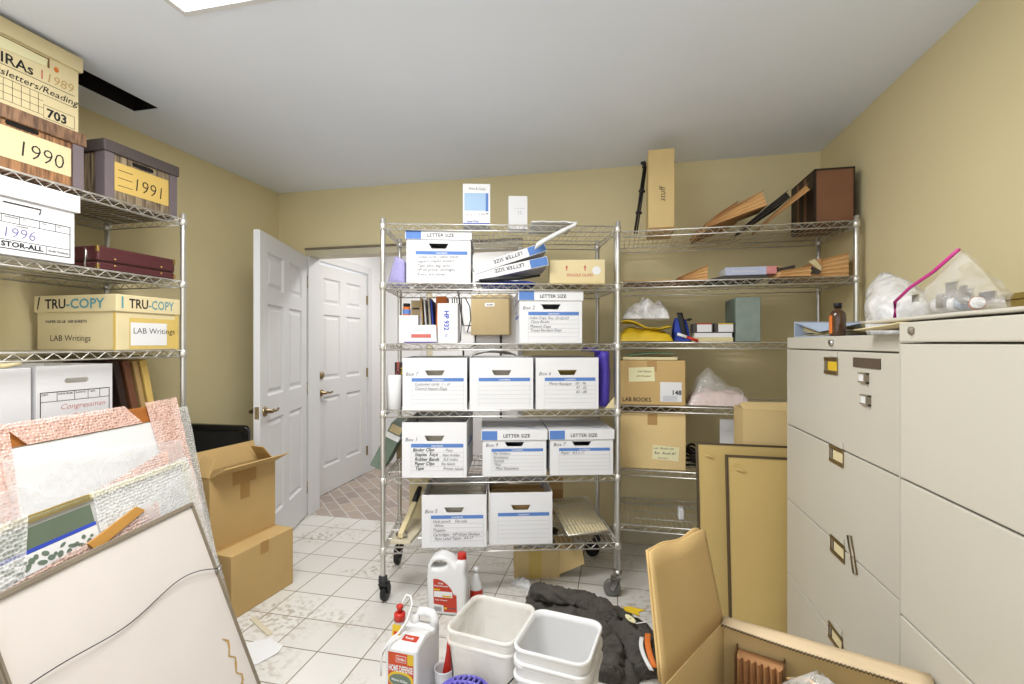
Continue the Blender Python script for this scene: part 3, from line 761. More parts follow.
# ---- bottom shelf
t = thing('paper_trimmer', 'beige paper trimmer with a black arm handle on the rack\'s bottom shelf', 'paper trimmer', CP(.075, .03, CZ[0]+E_), CA-R_(10))
b = MB(); b.box(-.05, -.005, 0, .06, .29, .018); b.build('base', M_trim, t, bevel=.003)
b = MB(); b.prism([(-.012, .01, .024), (-.012, .25, .12), (-.012, .25, .15), (-.012, .01, .052)], (.028, 0, 0)); b.build('arm', M_cream, t, bevel=.004)
b = MB(); b.tube([(.002, .23, .135), (.004, .28, .165), (.005, .32, .19)], [.016, .018, .014], 10); b.build('handle', M_black, t)
b = MB(); b.tube([(-.025, .03, .038), (.03, .03, .038)], .012, 10); b.build('pivot', M_steel, t)
t = thing('carton', 'pale beige upright box standing behind the paper trimmer', 'box', CP(.13, .372, CZ[0]+E_), CA)
b = MB(); b.box(-.06, 0, 0, .06, .085, .3); b.build('carton_body', M_cream, t, bevel=.002)
b = MB(); b.box(.045, -.001, 0.02, .062, 0, .29); b.build('stripe', M_yel, t)
t = thing('carton', 'tan cardboard carton behind the empty-label box on the bottom shelf', 'box', CP(.86, .4, CZ[0]+E_), CA)
b = MB(); b.box(0, 0, 0, .11, .055, .24); b.build('carton_body', M_kraft, t, bevel=.003); b = MB(); b.box(0, -.001, .1, .11, 0, .15); b.build('tape', M_tape, t)
# wire panel leaning on the bottom shelf
t = thing('wire_grille', 'loose wire grille panel propped at a slant on the rack\'s bottom shelf', 'wire panel', CP(.942, .045, CZ[0]+.02), CA, rot=(R_(18), R_(0), CA+R_(14)))
b = MB()
b.tube([(0,0,0),(.24,0,0),(.24,.3,0),(0,.3,0)], .004, 6, closed=True); b.build('rim', M_chrome, t)
b = MB()
for k in range(11): x = .02+.2*k/10; b.rod((x, 0, 0), (x, .3, 0), .0022, 4)
for k in range(3): y = .08+.085*k; b.rod((0, y, -.003), (.24, y, -.003), .0022, 4)
b.build('bars', M_chrome, t)
b = MB(); b.box(.005, .005, -.012, .235, .295, -.006); b.build('backing_board', M_cream, t)
b = MB(); rr = random.Random(4)
pts = [(.872+.012*sin(k*1.9)+.004*k/3, .09+.03*cos(k*1.3)+.004*k, .008+.012*abs(sin(k*.9))) for k in range(14)]
b.tube(pts, .006, 6); o = b.build('cord', M_black, loc=CP(0, 0, CZ[0]+E_), rot=(0, 0, CA)); tag(o, 'coiled black cord lying beside the wire grille panel', 'cord')
# ------------------------------------------------------------------ right rack
def pleated(name, label, cat, loc, w, d, h0, h1, n, mats, group=None, rot=(0,0,0), zig=.012, rim=True):
    """expanding wallet lying down: the pleated gusset faces forward, h0 high at its left end and h1 at its right"""
    t = thing(name, label, cat, loc, 0, group, rot=rot)
    b = MB(); prof = []
    for k in range(n):
        prof.append((k/n, 0)); prof.append(((k+.5)/n, zig))
    prof.append((1, 0))
    def ring(x, h): return [(x, y, f*h) for f, y in prof]+[(x, d, h), (x, d, 0)]
    b.loft([ring(0, h0), ring(w*.5, (h0+h1)/2+.002), ring(w, h1)], smooth=False)
    b.build('gusset', mats[0], t)
    b = MB()
    for (f, g) in ((0, 1), (1, -1)):
        z0, z1 = h0*f, h1*f
        b.raw([(-.004, -.004, z0+.0006*(-g)), (w+.003, -.004, z1-.0006*g), (w+.003, d+.004, z1-.0006*g), (-.004, d+.004, z0-.0006*g)], [(0,1,2,3)])
    b.build('cover', mats[1], t, solidify=.0018, weld=False, offset=0)
    return t
def carton(label, loc, rz, w, d, h, m=None, group=None, rot=None, tape=True, name='carton', bev=.004, flaps=True, skew=0):
    t = thing(name, label, 'box', loc, rz, group, rot=rot)
    m = m or M_kraft
    b = MB(); b.box(-w/2, 0, 0, w/2, d, h); b.build('carton_body', m, t, bevel=bev)
    if flaps:
        b = MB(); b.box(-w/2+.002, d/2-.0015, h, w/2-.002, d/2+.0015, h+.0006); b.build('flap_seam', M_kraftd, t)
    if tape:
        b = MB(); b.box(-w/2+.001, d/2-.025, h+.0007, w/2-.001, d/2+.025, h+.0013); b.box(-.025, -.0008, h-.06, .025, -.0002, h+.001)
        b.build('tape', M_tape, t)
    return t
z = RZS[5]+E_
t = carton('tall narrow cardboard box standing upright on top of the back wall rack', RP(.239, .05, z), 0, .137, .2, .446, M_kraft2, tape=False, flaps=False)
b = MB(); b.m = 0; b.text('stuff', .045, FR(.02, -.0008, .16) @ RZ(pi/2), shear=.3, bold=-.004); b.m = 1; b.rect(-.066, .001, .066, .022, FR(0, -.0009, 0)); b.build('handwriting', [M_inkb, M_tape], t)
t = thing('tripod', 'folded black tripod leaning on the tall narrow cardboard box', 'tripod', RP(.098, .1, z), 0)
b = MB()
for dx, dy in ((0, 0), (.014, .01), (.004, .022)): b.tube([(dx, dy, .0065), (dx+.028, dy*.8, .2), (dx*.6+.054, dy*.6, .375)], [.004, .005, .006], 8)
b.build('leg', M_black, t)
b = MB()
for z_ in (.12, .24): b.tube([(-.004+z_*.14, -.004, z_), (.02+z_*.14, .02, z_+.004)], .009, 8)
b.build('clamp', M_rubber, t)
b = MB(); b.tube([(.054, .008, .37), (.056, .008, .4)], [.012, .01], 8); b.tube([(.036, .008, .398), (.06, .008, .402)], .008, 8); b.build('head', M_black, t)
# brown transfer case and the folders leaning on it
t = thing('storage_case', 'brown leather covered storage case with dark strapped side on the rack top', 'case', RP(1.066, .03, z), 0)
b = MB(); b.m = 0; b.box(-.088, 0, 0, .088, .33, .268); b.build('case_body', M_leather, t, bevel=.004)
b = MB(); b.box(-.0895, -.003, 0, -.082, .332, .271); b.box(-.0895, -.003, .262, .09, .332, .2715); b.box(.084, -.003, 0, .0895, .332, .271); b.build('binding', M_dkleather, t)
b = MB(); b.raw([(-.0902,.004,.0),(-.0902,.325,0),(-.0902,.325,.262),(-.0902,.004,.262)], [(0,1,2,3)])
b.build('side_panel', M_dkleather, t, solidify=.002)
b = MB()
for y in (.1, .2): b.box(-.0945, y, .02, -.092, y+.03, .258)
b.tube([(-.093, .14, .19), (-.108, .15, .2), (-.108, .18, .2), (-.093, .19, .19)], .006, 6)
b.build('strap', M_leather, t)
def leaning(label, u, v, w, hh, ang, thick, m, n=3, dep=.25):
    """a wallet folder lying slanted, its right end propped up"""
    t = thing('expanding_folder', label, 'folder', RP(u, v, z+.005), 0, 'folders on the rack top', rot=(0, -R_(ang), 0))
    b = MB()
    prof = []
    for k in range(n): prof += [(k/n, 0), ((k+.5)/n, .01)]
    prof.append((1, 0))
    ring = lambda x, h: [(x, y, f*h) for f, y in prof]+[(x, dep, h), (x, dep, 0)]
    b.loft([ring(0, thick*.25), ring(w*.6, thick*.8), ring(w, thick)], smooth=False); b.build('gusset', m, t)
    b = MB(); b.raw([(-.003,-.003,-.0012),(w+.002,-.003,-.0012),(w+.002,dep+.003,-.0012),(-.003,dep+.003,-.0012)], [(0,1,2,3)])
    b.raw([(-.003,-.003,thick*.25+.0012),(w+.012,-.003,thick+.0012),(w+.012,dep+.003,thick+.0012),(-.003,dep+.003,thick*.25+.0012)], [(0,1,2,3)])
    b.build('cover', M_fold if m is M_fol else m, t, solidify=.002, offset=0)
    return t
leaning('leftmost brown wallet folder slanting on the rack top, nearest the tall box', .45, .205, .25, .1, 22, .085, M_fol, 4)
leaning('middle tan wallet folder slanting on the rack top in front of the others', .47, .015, .30, .1, 19, .075, M_fol, 4, .17)
leaning('dark grey wallet folder slanting between the tan wallet and the brown case', .665, .06, .255, .1, 34, .034, M_grey, 3)
leaning('cream edged tan folder slanting against the brown storage case', .745, .02, .265, .1, 38.5, .026, M_fol, 2)
# second shelf
z = RZS[4]+E_
for k, (u, w_, m_, lab) in enumerate(((.04, .25, M_yelcard, 'flat manila folder lying at the left of the folder shelf'), (.06, .24, M_fold, 'flat brown envelope lying under the manila folder'))):
    b = MB(); b.box(0, 0, 0, w_, .3, .004); o = b.build('file_folder', m_, loc=RP(u, .03, z+(.0055 if k == 0 else 0)), bevel=.001); o.rotation_euler = (0, 0, R_(-2*k)); tag(o, lab, 'folder')
pleated('expanding_folder', 'tan wedge shaped wallet folder beside the flat manila folder', 'folder', RP(.322, .005, z+.0012), .145, .28, .012, .075, 4, (M_fol, M_fold), 'wallet folders on the second shelf')
t = thing('file_folder', 'dark brown flat folder under the pale spined book', 'folder', RP(.475, .02, z), 0)
b = MB(); b.prism([(0,0,0),(.285,0,0),(.285,0,.016),(.07,0,.018),(.01,0,.006)], (0,.25,0)); b.build('cover', M_grey, t)
t = thing('book', 'book with pale lavender spine and pink end lying on a dark folder', 'book', RP(.555, .015, z+.0195), 0)
b = MB(); b.box(0, .002, .003, .24, .17, .038); b.build('pages', M_paper, t)
b = MB(); b.m = 0; b.box(0, 0, 0, .195, .172, .003); b.box(0, 0, .0382, .195, .172, .041); b.box(0, -.001, 0, .195, .0015, .041); b.m = 1; b.box(.196, -.001, 0, .243, .172, .003); b.box(.196, 0, .0382, .243, .172, .041); b.box(.196, -.001, 0, .243, .0015, .041)
b.m = 2; b.text('Annual Review', .02, FR(.03, -.0016, .013), bold=.005)
b.build('cover', [mat('pale_lavender_cover', (196,204,232), .5), M_pink, M_white], t)
t = thing('file_folder', 'thin reddish folder lying on top of the pale spined book', 'folder', RP(.67, .05, z+.0615), 0)
b = MB(); b.box(0, 0, 0, .16, .16, .004); b.build('cover', M_fol, t)
pleated('expanding_folder', 'small tan wallet folder poking over the front edge of the folder shelf', 'folder', RP(.806, -.03, z+.002), .145, .14, .026, .05, 2, (M_fol, M_fold), 'wallet folders on the second shelf', rot=(0, 0, R_(8)))
t = thing('file_folder', 'charcoal folder bent behind the small tan wallet', 'folder', RP(.83, .16, z), 0, rot=(0, 0, 0))
b = MB(); b.loft([[(0,0,0),(.005,.14,0),(.005,.14,.03),(0,0,.03)], [(.05,0,0),(.05,.14,0),(.05,.14,.085),(.05,0,.075)], [(.1,0,0),(.1,.14,0),(.1,.14,.09),(.1,0,.085)]], smooth=False); b.build('cover', M_grey, t)
t = thing('file_folder', 'cream lined brown folder sagging open beside the big tan wallet', 'folder', RP(.945, .025, z), 0)
b = MB()
b.m = 0; b.loft([[(0,0,.0),(0,.25,.0),(0,.25,.03),(0,0,.03)], [(.03,0,0),(.03,.25,0),(.03,.25,.075),(.03,0,.085)], [(.06,0,0),(.06,.25,0),(.06,.25,.09),(.06,0,.095)]], smooth=False)
b.m = 1; b.prism([(0.001,-.001,.078),(.03,-.001,.092),(.06,-.001,.05),(.06,-.001,.03)], (0,-.0015,0)); b.m = 2; b.prism([(.004,-.001,.02),(.05,-.001,.012),(.058,-.001,.03),(.01,-.001,.06)], (0,-.0015,0))
b.build('cover', [M_fold, M_cream, M_grey], t)
pleated('expanding_folder', 'large tan accordion wallet folder at the right end of the folder shelf', 'folder', RP(1.01, .03, z+.0012), .122, .3, .085, .118, 5, (M_fol, M_fold), 'wallet folders on the second shelf')
# third shelf
z = RZS[3]+E_
def lump(name, fz, nx, ny, m, loc, parent=None, sol=.0, rz=0):
    b = MB(); b.grid(fz, nx, ny); return b.build(name, m, parent, loc=loc, smooth=True, rot=(0, 0, rz))
def pillow(w, d, h, amp, f, seed, prof=None):
    """closed soft lump: two grids, flat below"""
    def top(u, v):
        e = max(0, (1-abs(2*u-1)**5)*(1-abs(2*v-1)**5))
        hh = h*(prof(u) if prof else 1)
        return ((u-.5)*w, v*d, .004+e**.5*hh*.9+e*amp*nz((u*w*f, v*d*f, seed)))
    def bot(u, v): return ((u-.5)*w, v*d, .0015)
    b = MB(); b.grid(top, 30, 18); b.grid(bot, 30, 18)
    return b
t = thing('plastic_bag', 'yellow plastic bag folded flat on the third shelf', 'bag', RP(.155, .02, z), 0)
b = pillow(.29, .2, .085, .03, 22, 1, lambda u: .9-.25*u); b.build('lower_fold', M_yel, t)
b = MB(); b.grid(lambda u, v: (-.155+.29*u, -.004+.19*v, .075+.032*(1-u)+.014*sin(u*7)+.014*nz((u*5, v*4, 2))), 24, 14); b.build('upper_fold', M_yel, t, solidify=.003, smooth=True, weld=True)
t = thing('plastic_bag', 'crumpled white plastic bag lying on the yellow bag', 'bag', RP(.16, .05, z+.124), 0)
b = pillow(.25, .16, .1, .05, 22, 5, lambda u: .35+.75*sin(min(1, u*1.15)*pi*.8)); b.build('bag_body', M_bag, t)
t = thing('cloth_pouch', 'royal blue pouch with a black strap behind the yellow bag', 'pouch', RP(.352, .1, z), 0)
b = pillow(.085, .16, .165, .02, 18, 8, lambda u: 1-.25*u); b.build('pouch_body', M_royal, t)
b = MB(); b.grid(lambda u, v: (-.03+.03*u+.03*(1-v), -.006-.0*v, .02+.14*v), 4, 8); b.grid(lambda u, v: (.03+.022*u, -.004+.16*v, .125+.004*sin(v*9)), 4, 8); b.build('strap', M_black, t, solidify=.004)
t = thing('marker_pen', 'red and white marker pen poking out beside the yellow bag', 'pen', RP(.315, -.004, z+.042), 0, rot=(0, R_(20), R_(-8)))
b = MB(); b.m = 0; b.tube([(0, 0, 0), (.05, 0, 0)], .008, 10); b.m = 1; b.tube([(.0505, 0, 0), (.11, 0, 0)], .0075, 10); b.build('barrel', [M_white, M_red], t)
for k, (x0, x1, zz, h_, m_, lab) in enumerate(((.4, .595, 0, .024, M_cream, 'cream book at the bottom of the short stack beside the grey file'), (.405, .59, .0245, .022, M_paper, 'white book second from the bottom in the short stack'))):
    t = thing('book', lab, 'book', RP(x0, .03, z+zz), 0, 'books in the short stack')
    b = MB(); b.box(.003, .003, .003, x1-x0-.003, .15, h_-.003); b.build('pages', M_cream, t)
    b = MB(); b.box(0, 0, 0, x1-x0, .153, .003); b.box(0, 0, h_-.003, x1-x0, .153, h_); b.box(0, -.001, 0, x1-x0, .002, h_); b.build('cover', m_, t)
for k, (x0, m_, lab) in enumerate(((.4, M_red, 'small white media box with a red top edge on the short book stack'), (.505, M_yel, 'small white media box with a yellow top edge on the short book stack'))):
    t = thing('media_box', lab, 'box', RP(x0, .03, z+.048), 0)
    b = MB(); b.box(0, 0, 0, .098, .12, .05); b.build('case', M_grey, t, bevel=.002)
    b = MB(); b.m = 0; b.box(.018, -.001, .004, .09, 0, .043); b.m = 1; b.box(.018, -.001, .0435, .09, 0, .049); b.build('spine_label', [M_white, m_], t)
t = thing('file_case', 'grey green cloth covered file case standing upright on the third shelf', 'file case', RP(.668, .03, z), 0)
b = MB(); b.prism([(-.06,0,0),(.06,0,0),(.06,.25,0),(-.06,.25,0)], (0,0,.232)); b.build('case_body', M_greygreen, t, bevel=.004)
b = MB(); b.box(-.062, .01, .01, -.06, .24, .222); b.build('side_panel', M_green, t)
# fourth shelf
z = RZS[2]+E_
t = carton('cardboard carton marked LAB BOOKS with papers and a green folder on top', RP(.188, .02, z), 0, .342, .3, .24, M_kraft, flaps=False)
b = MB(); b.m = 0; b.rect(-.115, .128, .02, .205, FR(0, -.0014, 0) @ RZ(.04)); b.m = 1; b.rect(.042, .02, .152, .125, FR(0, -.0008, 0))
b.m = 2; b.text('LAB BOOKS', .032, FR(-.155, -.0012, .018), bold=.012, width=.15); b.text('148', .034, FR(.1, -.0014, .058), bold=.03); b.text('Lab Notes', .017, FR(-.075, -.0019, .176), shear=.3); b.text('pen & paper', .015, FR(-.08, -.0019, .152), shear=.3)
b.m = 3
for k in range(5): b.line((.055, .05-.006*k), (.13, .05-.006*k), .003, FR(0, -.0012, 0))
b.build('printed_label', [M_note, M_white, M_inkb, M_rule], t)
b = MB(); b.box(-.155, -.003, .001, .13, .26, .018); o = b.build('paper_stack', M_cream, loc=RP(.19, .03, z+.2405), bevel=.003); tag(o, 'stack of cream papers lying on the LAB BOOKS carton', 'papers')
b = MB(); b.grid(lambda u, v: (-.13+.25*u, .0+.25*v, .002+.012*u+.008*sin(u*pi)), 10, 4); o = b.build('file_folder', mat('mint_folder', (128,178,146), .6), loc=RP(.19, .025, z+.262), solidify=.002, weld=True, offset=1); tag(o, 'mint green folder on top of the LAB BOOKS carton', 'folder')
t = thing('plastic_bag', 'clear plastic bag with pinkish contents beside the LAB BOOKS carton', 'bag', RP(.535, .03, z), 0)
b = pillow(.3, .2, .075, .02, 16, 11); b.build('contents', mat('pinkish_contents', (238,212,206), .5, var=.1, scale=12), t)
b = MB()
b.grid(lambda u, v: (-.165+.33*u, -.012+.22*v, max(.004, (.095+.11*max(0, 1-abs((u-.36)/.34))*(1-.4*abs(2*v-1)))*min(1, 5*min(u, 1-u, v*1.3, 1.3-1.3*v)+.02)+.012*nz((u*6, v*5, 4)))), 30, 16)
b.build('film', M_zip, t, smooth=True)
# fifth shelf
z = RZS[1]+E_
t = carton('plain cardboard carton with a yellow note on the shelf below LAB BOOKS', RP(.19, .02, z), 0, .342, .32, .297, M_kraft2)
b = MB(); b.m = 0; b.rect(-.005, .055, .13, .13, FR(0, -.0008, 0) @ RZ(-.06)); b.m = 1; b.text('Lab  Books old', .017, FR(.005, -.0012, .108), shear=.3); b.text('Rec  Book #1', .02, FR(.008, -.0012, .082), shear=.3, bold=.01); b.text('Receipts', .014, FR(.03, -.0012, .058), shear=.3)
b.build('note', [M_note, M_ink], t)
t = thing('cable_coil', 'tangle of black cable beside the carton with the yellow note', 'cable', RP(.4, .08, z), 0)
b = MB()
for k in range(5): b.tube([(.035*cos(a)+.004*k, .09+.08*sin(a), .012+.02*k+.006*sin(3*a+k)) for a in (2*pi*j/14 for j in range(14))], .007, 6, closed=True)
b.build('cable', M_black, t)
b = MB(); b.box(0, 0, 0, .1, .004, .265); o = b.build('paper_card', M_paper, loc=RP(.548, .12, z)); tag(o, 'white card standing behind the brown paper covered panel', 'card')
# bottom shelf: little white object at the panel's edge
b = MB(); b.box(0, 0, 0, .03, .05, .06); o = b.build('adapter', M_white, loc=RP(.335, .12, RZS[0]+E_), bevel=.006); tag(o, 'small white power adapter on the empty bottom shelf', 'adapter')
# tall carton standing on the floor in front of the rack
t = thing('carton', 'tall open cardboard carton on the floor behind the brown paper panels', 'box', (.80, 2.455, 0), 0)
b = MB(); x0, x1, y0, y1, h_ = -.225, .2, .0, .18, .985
b.raw([(x0,y0,0),(x1,y0,0),(x1,y1,0),(x0,y1,0),(x0,y0,h_),(x1,y0,h_),(x1,y1,h_),(x0,y1,h_)], [(0,1,2,3),(0,1,5,4),(1,2,6,5),(2,3,7,6),(3,0,4,7)])
b.build('carton_body', M_kraft2, t, solidify=.006, weld=True)
b = MB(); b.raw([(x0,y0-.001,h_),(x1,y0-.001,h_),(x1,y0+.07,h_+.035),(x0,y0+.05,h_+.03)], [(0,1,2,3)]); b.build('flap', M_kraft2, t, solidify=.006)
# framed pictures with brown paper backs, leaning towards the rack
def paperback(label, x, y, w, h, lean, group):
    t = thing('picture_frame', label, 'picture frame', (x, y, .0), 0, group, rot=(-R_(lean), 0, 0))
    b = MB(); f = .008
    for a in ((0,0,f,h), (w-f,0,w,h), (f,0,w-f,f), (f,h-f,w-f,h)): b.box(a[0], 0, a[1], a[2], .03, a[3])
    b.build('moulding', mat('dark_bronze', (84,70,50), .5, var=.1), t)
    b = MB(); b.grid(lambda u, v: (f+(w-2*f)*u, .003-.003*nz((u*3, v*5, w))-.012*max(0, .22-v)*(1+sin(u*9+1)), f+(h-2*f)*v), 24, 30); b.build('dust_cover', M_brownwrap, t, smooth=True)
    b = MB(); b.box(f, .012, f, w-f, .026, h-f); b.build('backing_board', M_kraftd, t)
    b = MB(); b.box(.03, -.001, h-.05, .04, .0, h-.035); b.grid(lambda u, v: (.035+.04*u, -.003-.003*sin(u*pi), h-.06+.012*v-.01*u), 6, 3); b.build('paper_tear', M_brownwrap, t)
    return t
paperback('larger brown paper backed picture frame leaning behind the other by the cabinet', .36, 2.275, .7, .84, 9, 'brown paper backed picture frames')
paperback('smaller brown paper backed picture frame leaning in front, against the cabinet side', .468, 2.2, .6, .806, 6.5, 'brown paper backed picture frames')
# ------------------------------------------------------------------ lateral file cabinets (front faces -x)
def cabinet(label, xf, y_far, w, ztop, zs, depth=.45, parts=True):
    t = thing('file_cabinet', label, 'file cabinet', (xf, y_far, 0), R_(-90), 'cream lateral file cabinets')
    b = MB(); b.box(0, .03, .05, w, depth, ztop-.045); b.box(0, 0, .05, .0025, .03, ztop-.046); b.box(w-.0025, 0, .05, w, .03, ztop-.046); b.box(.015, .03, 0, w-.015, depth-.02, .05); b.build('body', M_cab, t, bevel=.002)
    b = MB(); b.box(0, 0, ztop-.044, w, depth, ztop); b.build('top_cap', M_cab, t, bevel=.003)
    return t
def drawer(t, w, z0, z1):
    b = MB(); g = .0022; b.box(.004, 0, z0+g, w-.004, .0118, z1-g); return b.build('drawer', M_cab, t, bevel=.0025)
def pull(dr, x, z, yel=False):
    """recessed pull with a label holder"""
    b = MB(); b.box(x-.05, -.0045, z-.03, x+.05, -.0005, z-.019); b.box(x-.05, -.0045, z+.014, x+.05, -.0005, z+.025); b.box(x-.05, -.0035, z-.019, x-.046, -.0005, z+.014); b.box(x+.046, -.0035, z-.019, x+.05, -.0005, z+.014); b.build('label_holder', M_brass, dr, bevel=.001)
    b = MB(); b.m = 0; b.box(x-.046, -.0012, z-.019, x+.046, -.0004, z+.014); b.m = 1; b.box(x-.024, -.0022, z-.017, x+.046, -.0014, z+.012); b.m = 2; b.box(x-.032, -.002, z-.017, x-.024, -.0012, z+.012); b.build('label_card', [M_frame, M_yel if yel else M_cream, M_inkb], dr)
    b = MB(); b.box(x-.012, -.004, z+.027, x+.045, -.0005, z+.045); b.build('latch', M_cab, dr, bevel=.001)
ZT = 1.322; W_ = .905
t = cabinet('cream four drawer file cabinet nearest the back wall, with magnets on its top drawer', .677, 2.17, W_, ZT, None)
zl = [.055, .36, .664, .968, 1.276]
hz = [.363, .653, .945, 1.228]; hy = [.453, .467, .46, .42]
for k in range(4):
    dr = drawer(t, W_, zl[k], zl[k+1]); pull(dr, hy[k], hz[k], k == 3)
    if k == 3:
        b = MB(); b.box(.573, -.003, 1.23, .722, -.0003, 1.258); b.build('name_plate', mat('umber_plate', (92,78,64), .5), dr)
b = MB(); b.tube([(.424, -.006, 1.3), (.424, 0, 1.3)], .011, 12); b.box(.4, -.003, 1.296, .44, 0, 1.31); b.build('lock', M_steel, t)
for (y, zz, lab) in ((.637, 1.202, 'upper small magnetic clip on the cabinet\'s top drawer'), (.648, 1.141, 'lower small magnetic clip on the cabinet\'s top drawer')):
    m = thing('magnetic_clip', lab, 'magnet', (.677, 2.17-y, zz), R_(-90), 'magnetic clips on the cabinet'); m.scale = (.8, 1, .72)
    b = MB(); b.box(-.03, -.008, -.02, .03, -.0005, -.014); b.box(-.03, -.008, .014, .03, -.0005, .02); b.box(.022, -.012, -.02, .03, -.0005, .02); b.build('frame', M_frame, m)
    b = MB(); b.box(-.026, -.006, -.0135, .0215, -.0005, .0135); b.build('plate', M_white, m)
m = thing('magnetic_clip', 'oblong wire shaped magnet hanging on the third drawer', 'magnet', (.677, 2.17-.567, .675), R_(-90))
b = MB(); b.tube([(-.03, -.003, .045), (-.008, -.003, .052), (.03, -.003, -.045), (.008, -.003, -.052)], .0024, 6, closed=True); b.build('loop', M_brass, m)
ZT2 = 1.346; W2_ = .9
t2 = cabinet('cream file cabinet nearest the camera, standing slightly forward', .626, 1.263, W2_, ZT2, None, depth=.49)
zl2 = [.055, .372, .683, .993, 1.300]
for k in range(4): drawer(t2, W2_, zl2[k], zl2[k+1])
b = MB(); b.tube([(.05, -.004, 1.327), (.05, 0, 1.327)], .009, 12); b.box(.04, -.003, 1.321, .06, 0, 1.333); b.build('lock', M_frame, t2)
# board lying across the cabinets
t = thing('cream_board', 'cream board lying on the near cabinet and poking over the far one', 'board', (.626, 1.49, ZT2+.0015), R_(-90))
b = MB()
b.grid(lambda u, v: (0+.8*u, .0+.36*v+.02*(1-u)*(1-v), .0085+.0035*nz((u*4, v*2, 1))), 20, 6); b.build('upper_sheet', M_cab, t, solidify=.008, weld=True, offset=0)
b = MB(); b.grid(lambda u, v: (.01+.215*u, .0+.3*v, -.001-.011*(1-u)**.7), 10, 4); b.build('lower_sheet', M_cream, t, solidify=.003, weld=True, offset=0)
# things standing on the far cabinet
t = thing('ring_binder', 'pale blue ring binder lying open on the far cabinet', 'binder', (.70, 2.16, ZT+E_), R_(-90), rot=(0, 0, R_(-78)))
b = MB(); b.box(0, 0, 0, .3, .27, .004); b.box(0, 0, .004, .006, .27, .06)
b.prism([(0,.0,.06),(.0,.27,.06),(.3,.27,.058),(.3,.06,.046),(.16,.0,.018)], (0,0,.004)); b.build('cover', M_lightblue, t)
b = MB(); rr = random.Random(2)
for k in range(5): b.grid(lambda u, v, k=k: (.02+.2*u, .02+.2*v, .006+.004*k+.03*(1-u)*(k/5)+.004*sin(u*5+k)), 8, 2)
b.build('pages', M_cream, t, solidify=.002)
b = MB()
for y in (.06, .13, .2): b.tube([(.012, y, .01), (.02, y, .03), (.036, y, .036), (.05, y, .03), (.055, y, .01)], .002, 6)
b.build('ring', M_steel, t)
t = thing('medicine_bottle', 'amber glass bottle with an orange label on the far cabinet', 'bottle', (.715, 1.80, ZT+E_), R_(-90)); t.scale = (.78, .78, .8)
b = MB(); b.lathe([(.029, 0), (.031, .004), (.031, .085), (.026, .1), (.013, .112), (.012, .12)], 20); b.build('glass', M_brownglass, t)
b = MB(); b.lathe([(.015, .118), (.0155, .136), (.014, .138)], 16); b.build('cap', M_black, t)
b = MB(); b.raw([(.0316*cos(a), .0316*sin(a), zz) for zz in (.012, .085) for a in (R_(180+10*k) for k in range(13))], [(k, k+1, k+14, k+13) for k in range(12)], smooth=True); b.build('paper_label', M_orange, t)
t = thing('plastic_bag', 'white knotted plastic bag standing on the far cabinet behind the board', 'bag', (.86, 1.72, ZT+E_), 0)
b = MB(); rings = []
for k in range(13):
    f = k/12; zz = .002+.205*f
    ry = .11*(1-.1*f)*(1-f**6*.9); rx = .08*(1-f**3*.9)
    cy = .03*f+.07*f*f
    rings.append([(rx*cos(a)*(1+.18*nz((3*cos(a), 3*sin(a), f*5))), cy+ry*sin(a)*(1+.22*nz((3*cos(a), 3*sin(a), f*4+9))), zz+.012*nz((2*cos(a), 2*sin(a), f*6+3))*f) for a in (2*pi*j/28 for j in range(28))])
b.loft(rings); b.build('bag_body', M_bag, t)
b = MB(); b.box(-.055, -.06, .004, .055, .05, .1); o = b.build('inner_box', M_white, t, bevel=.01)
# zip bag on the board
t = thing('zip_bag', 'clear zip bag with a magenta seal slumped on the board', 'bag', (.79, 1.4, ZT2+.018), R_(-90))
# outline in (x towards the camera, z up): seal runs from lower left to the peak
def zb(s):
    def f(u, v):
        # u along the seal->far edge, v up the seal
        P0 = V((-.205, 0, .004)); P1 = V((.06, 0, .155)); Q0 = V((.21, 0, .004)); Q1 = V((.2, 0, .03))
        top = P1.lerp(Q1, u) if v > 0 else P1
        lo = P0.lerp(Q0, u); hi = P1.lerp(Q1, u)+V((0, 0, .012*sin(u*pi)))
        p = lo.lerp(hi, v)
        e = (1-abs(2*v-1)**3)*min(1, u*3.2)*min(1, (1-u)*4)
        y = s*(.004+.055*e*(1-.45*v))+.014*e*nz((u*7, v*6, s*3))
        return (p.x, y, max(.004, p.z+.006*e*nz((u*9, v*8, 7))))
    return f
b = MB(); b.grid(zb(1), 30, 18); b.grid(zb(-1), 30, 18); b.build('bag_film', M_zip, t, smooth=True)
b = MB()
for off in (0, .006): b.tube([(-.205+off, -.006, .008), (-.2+off, -.008, .055), (-.13+off, -.007, .088), (-.03+off, -.006, .118), (.06+off, -.005, .157)], .0035, 6)
b.build('zip_seal', M_pinkzip, t)
for lab, nm, x, y, m1, m2, r, L_, a in (('white pill bottle lying inside the clear zip bag', 'pill_bottle', -.02, .006, M_hdpe, M_lightblue, .021, .085, 8),
                                 ('amber vial lying at the right end inside the zip bag', 'vial', .115, .0, mat('amber_plastic', (206,120,84), .3), M_white, .015, .05, -30)):
    q = thing(nm, lab, 'bottle', (.79, 1.4-x, ZT2+.018+r+.009), 0, 'bottles in the zip bag', rot=(0, 0, R_(-90+a)))
    b = MB(); b.lathe([(r*.9, 0), (r, .003), (r, L_*.72), (r*.7, L_*.8)], 16, RY(R_(90))); b.build('bottle_body', m1, q)
    b = MB(); b.lathe([(r*.85, L_*.8), (r*.85, L_), (r*.7, L_*1.02)], 16, RY(R_(90))); b.build('cap', m2, q)
b = MB(); rr = random.Random(5)
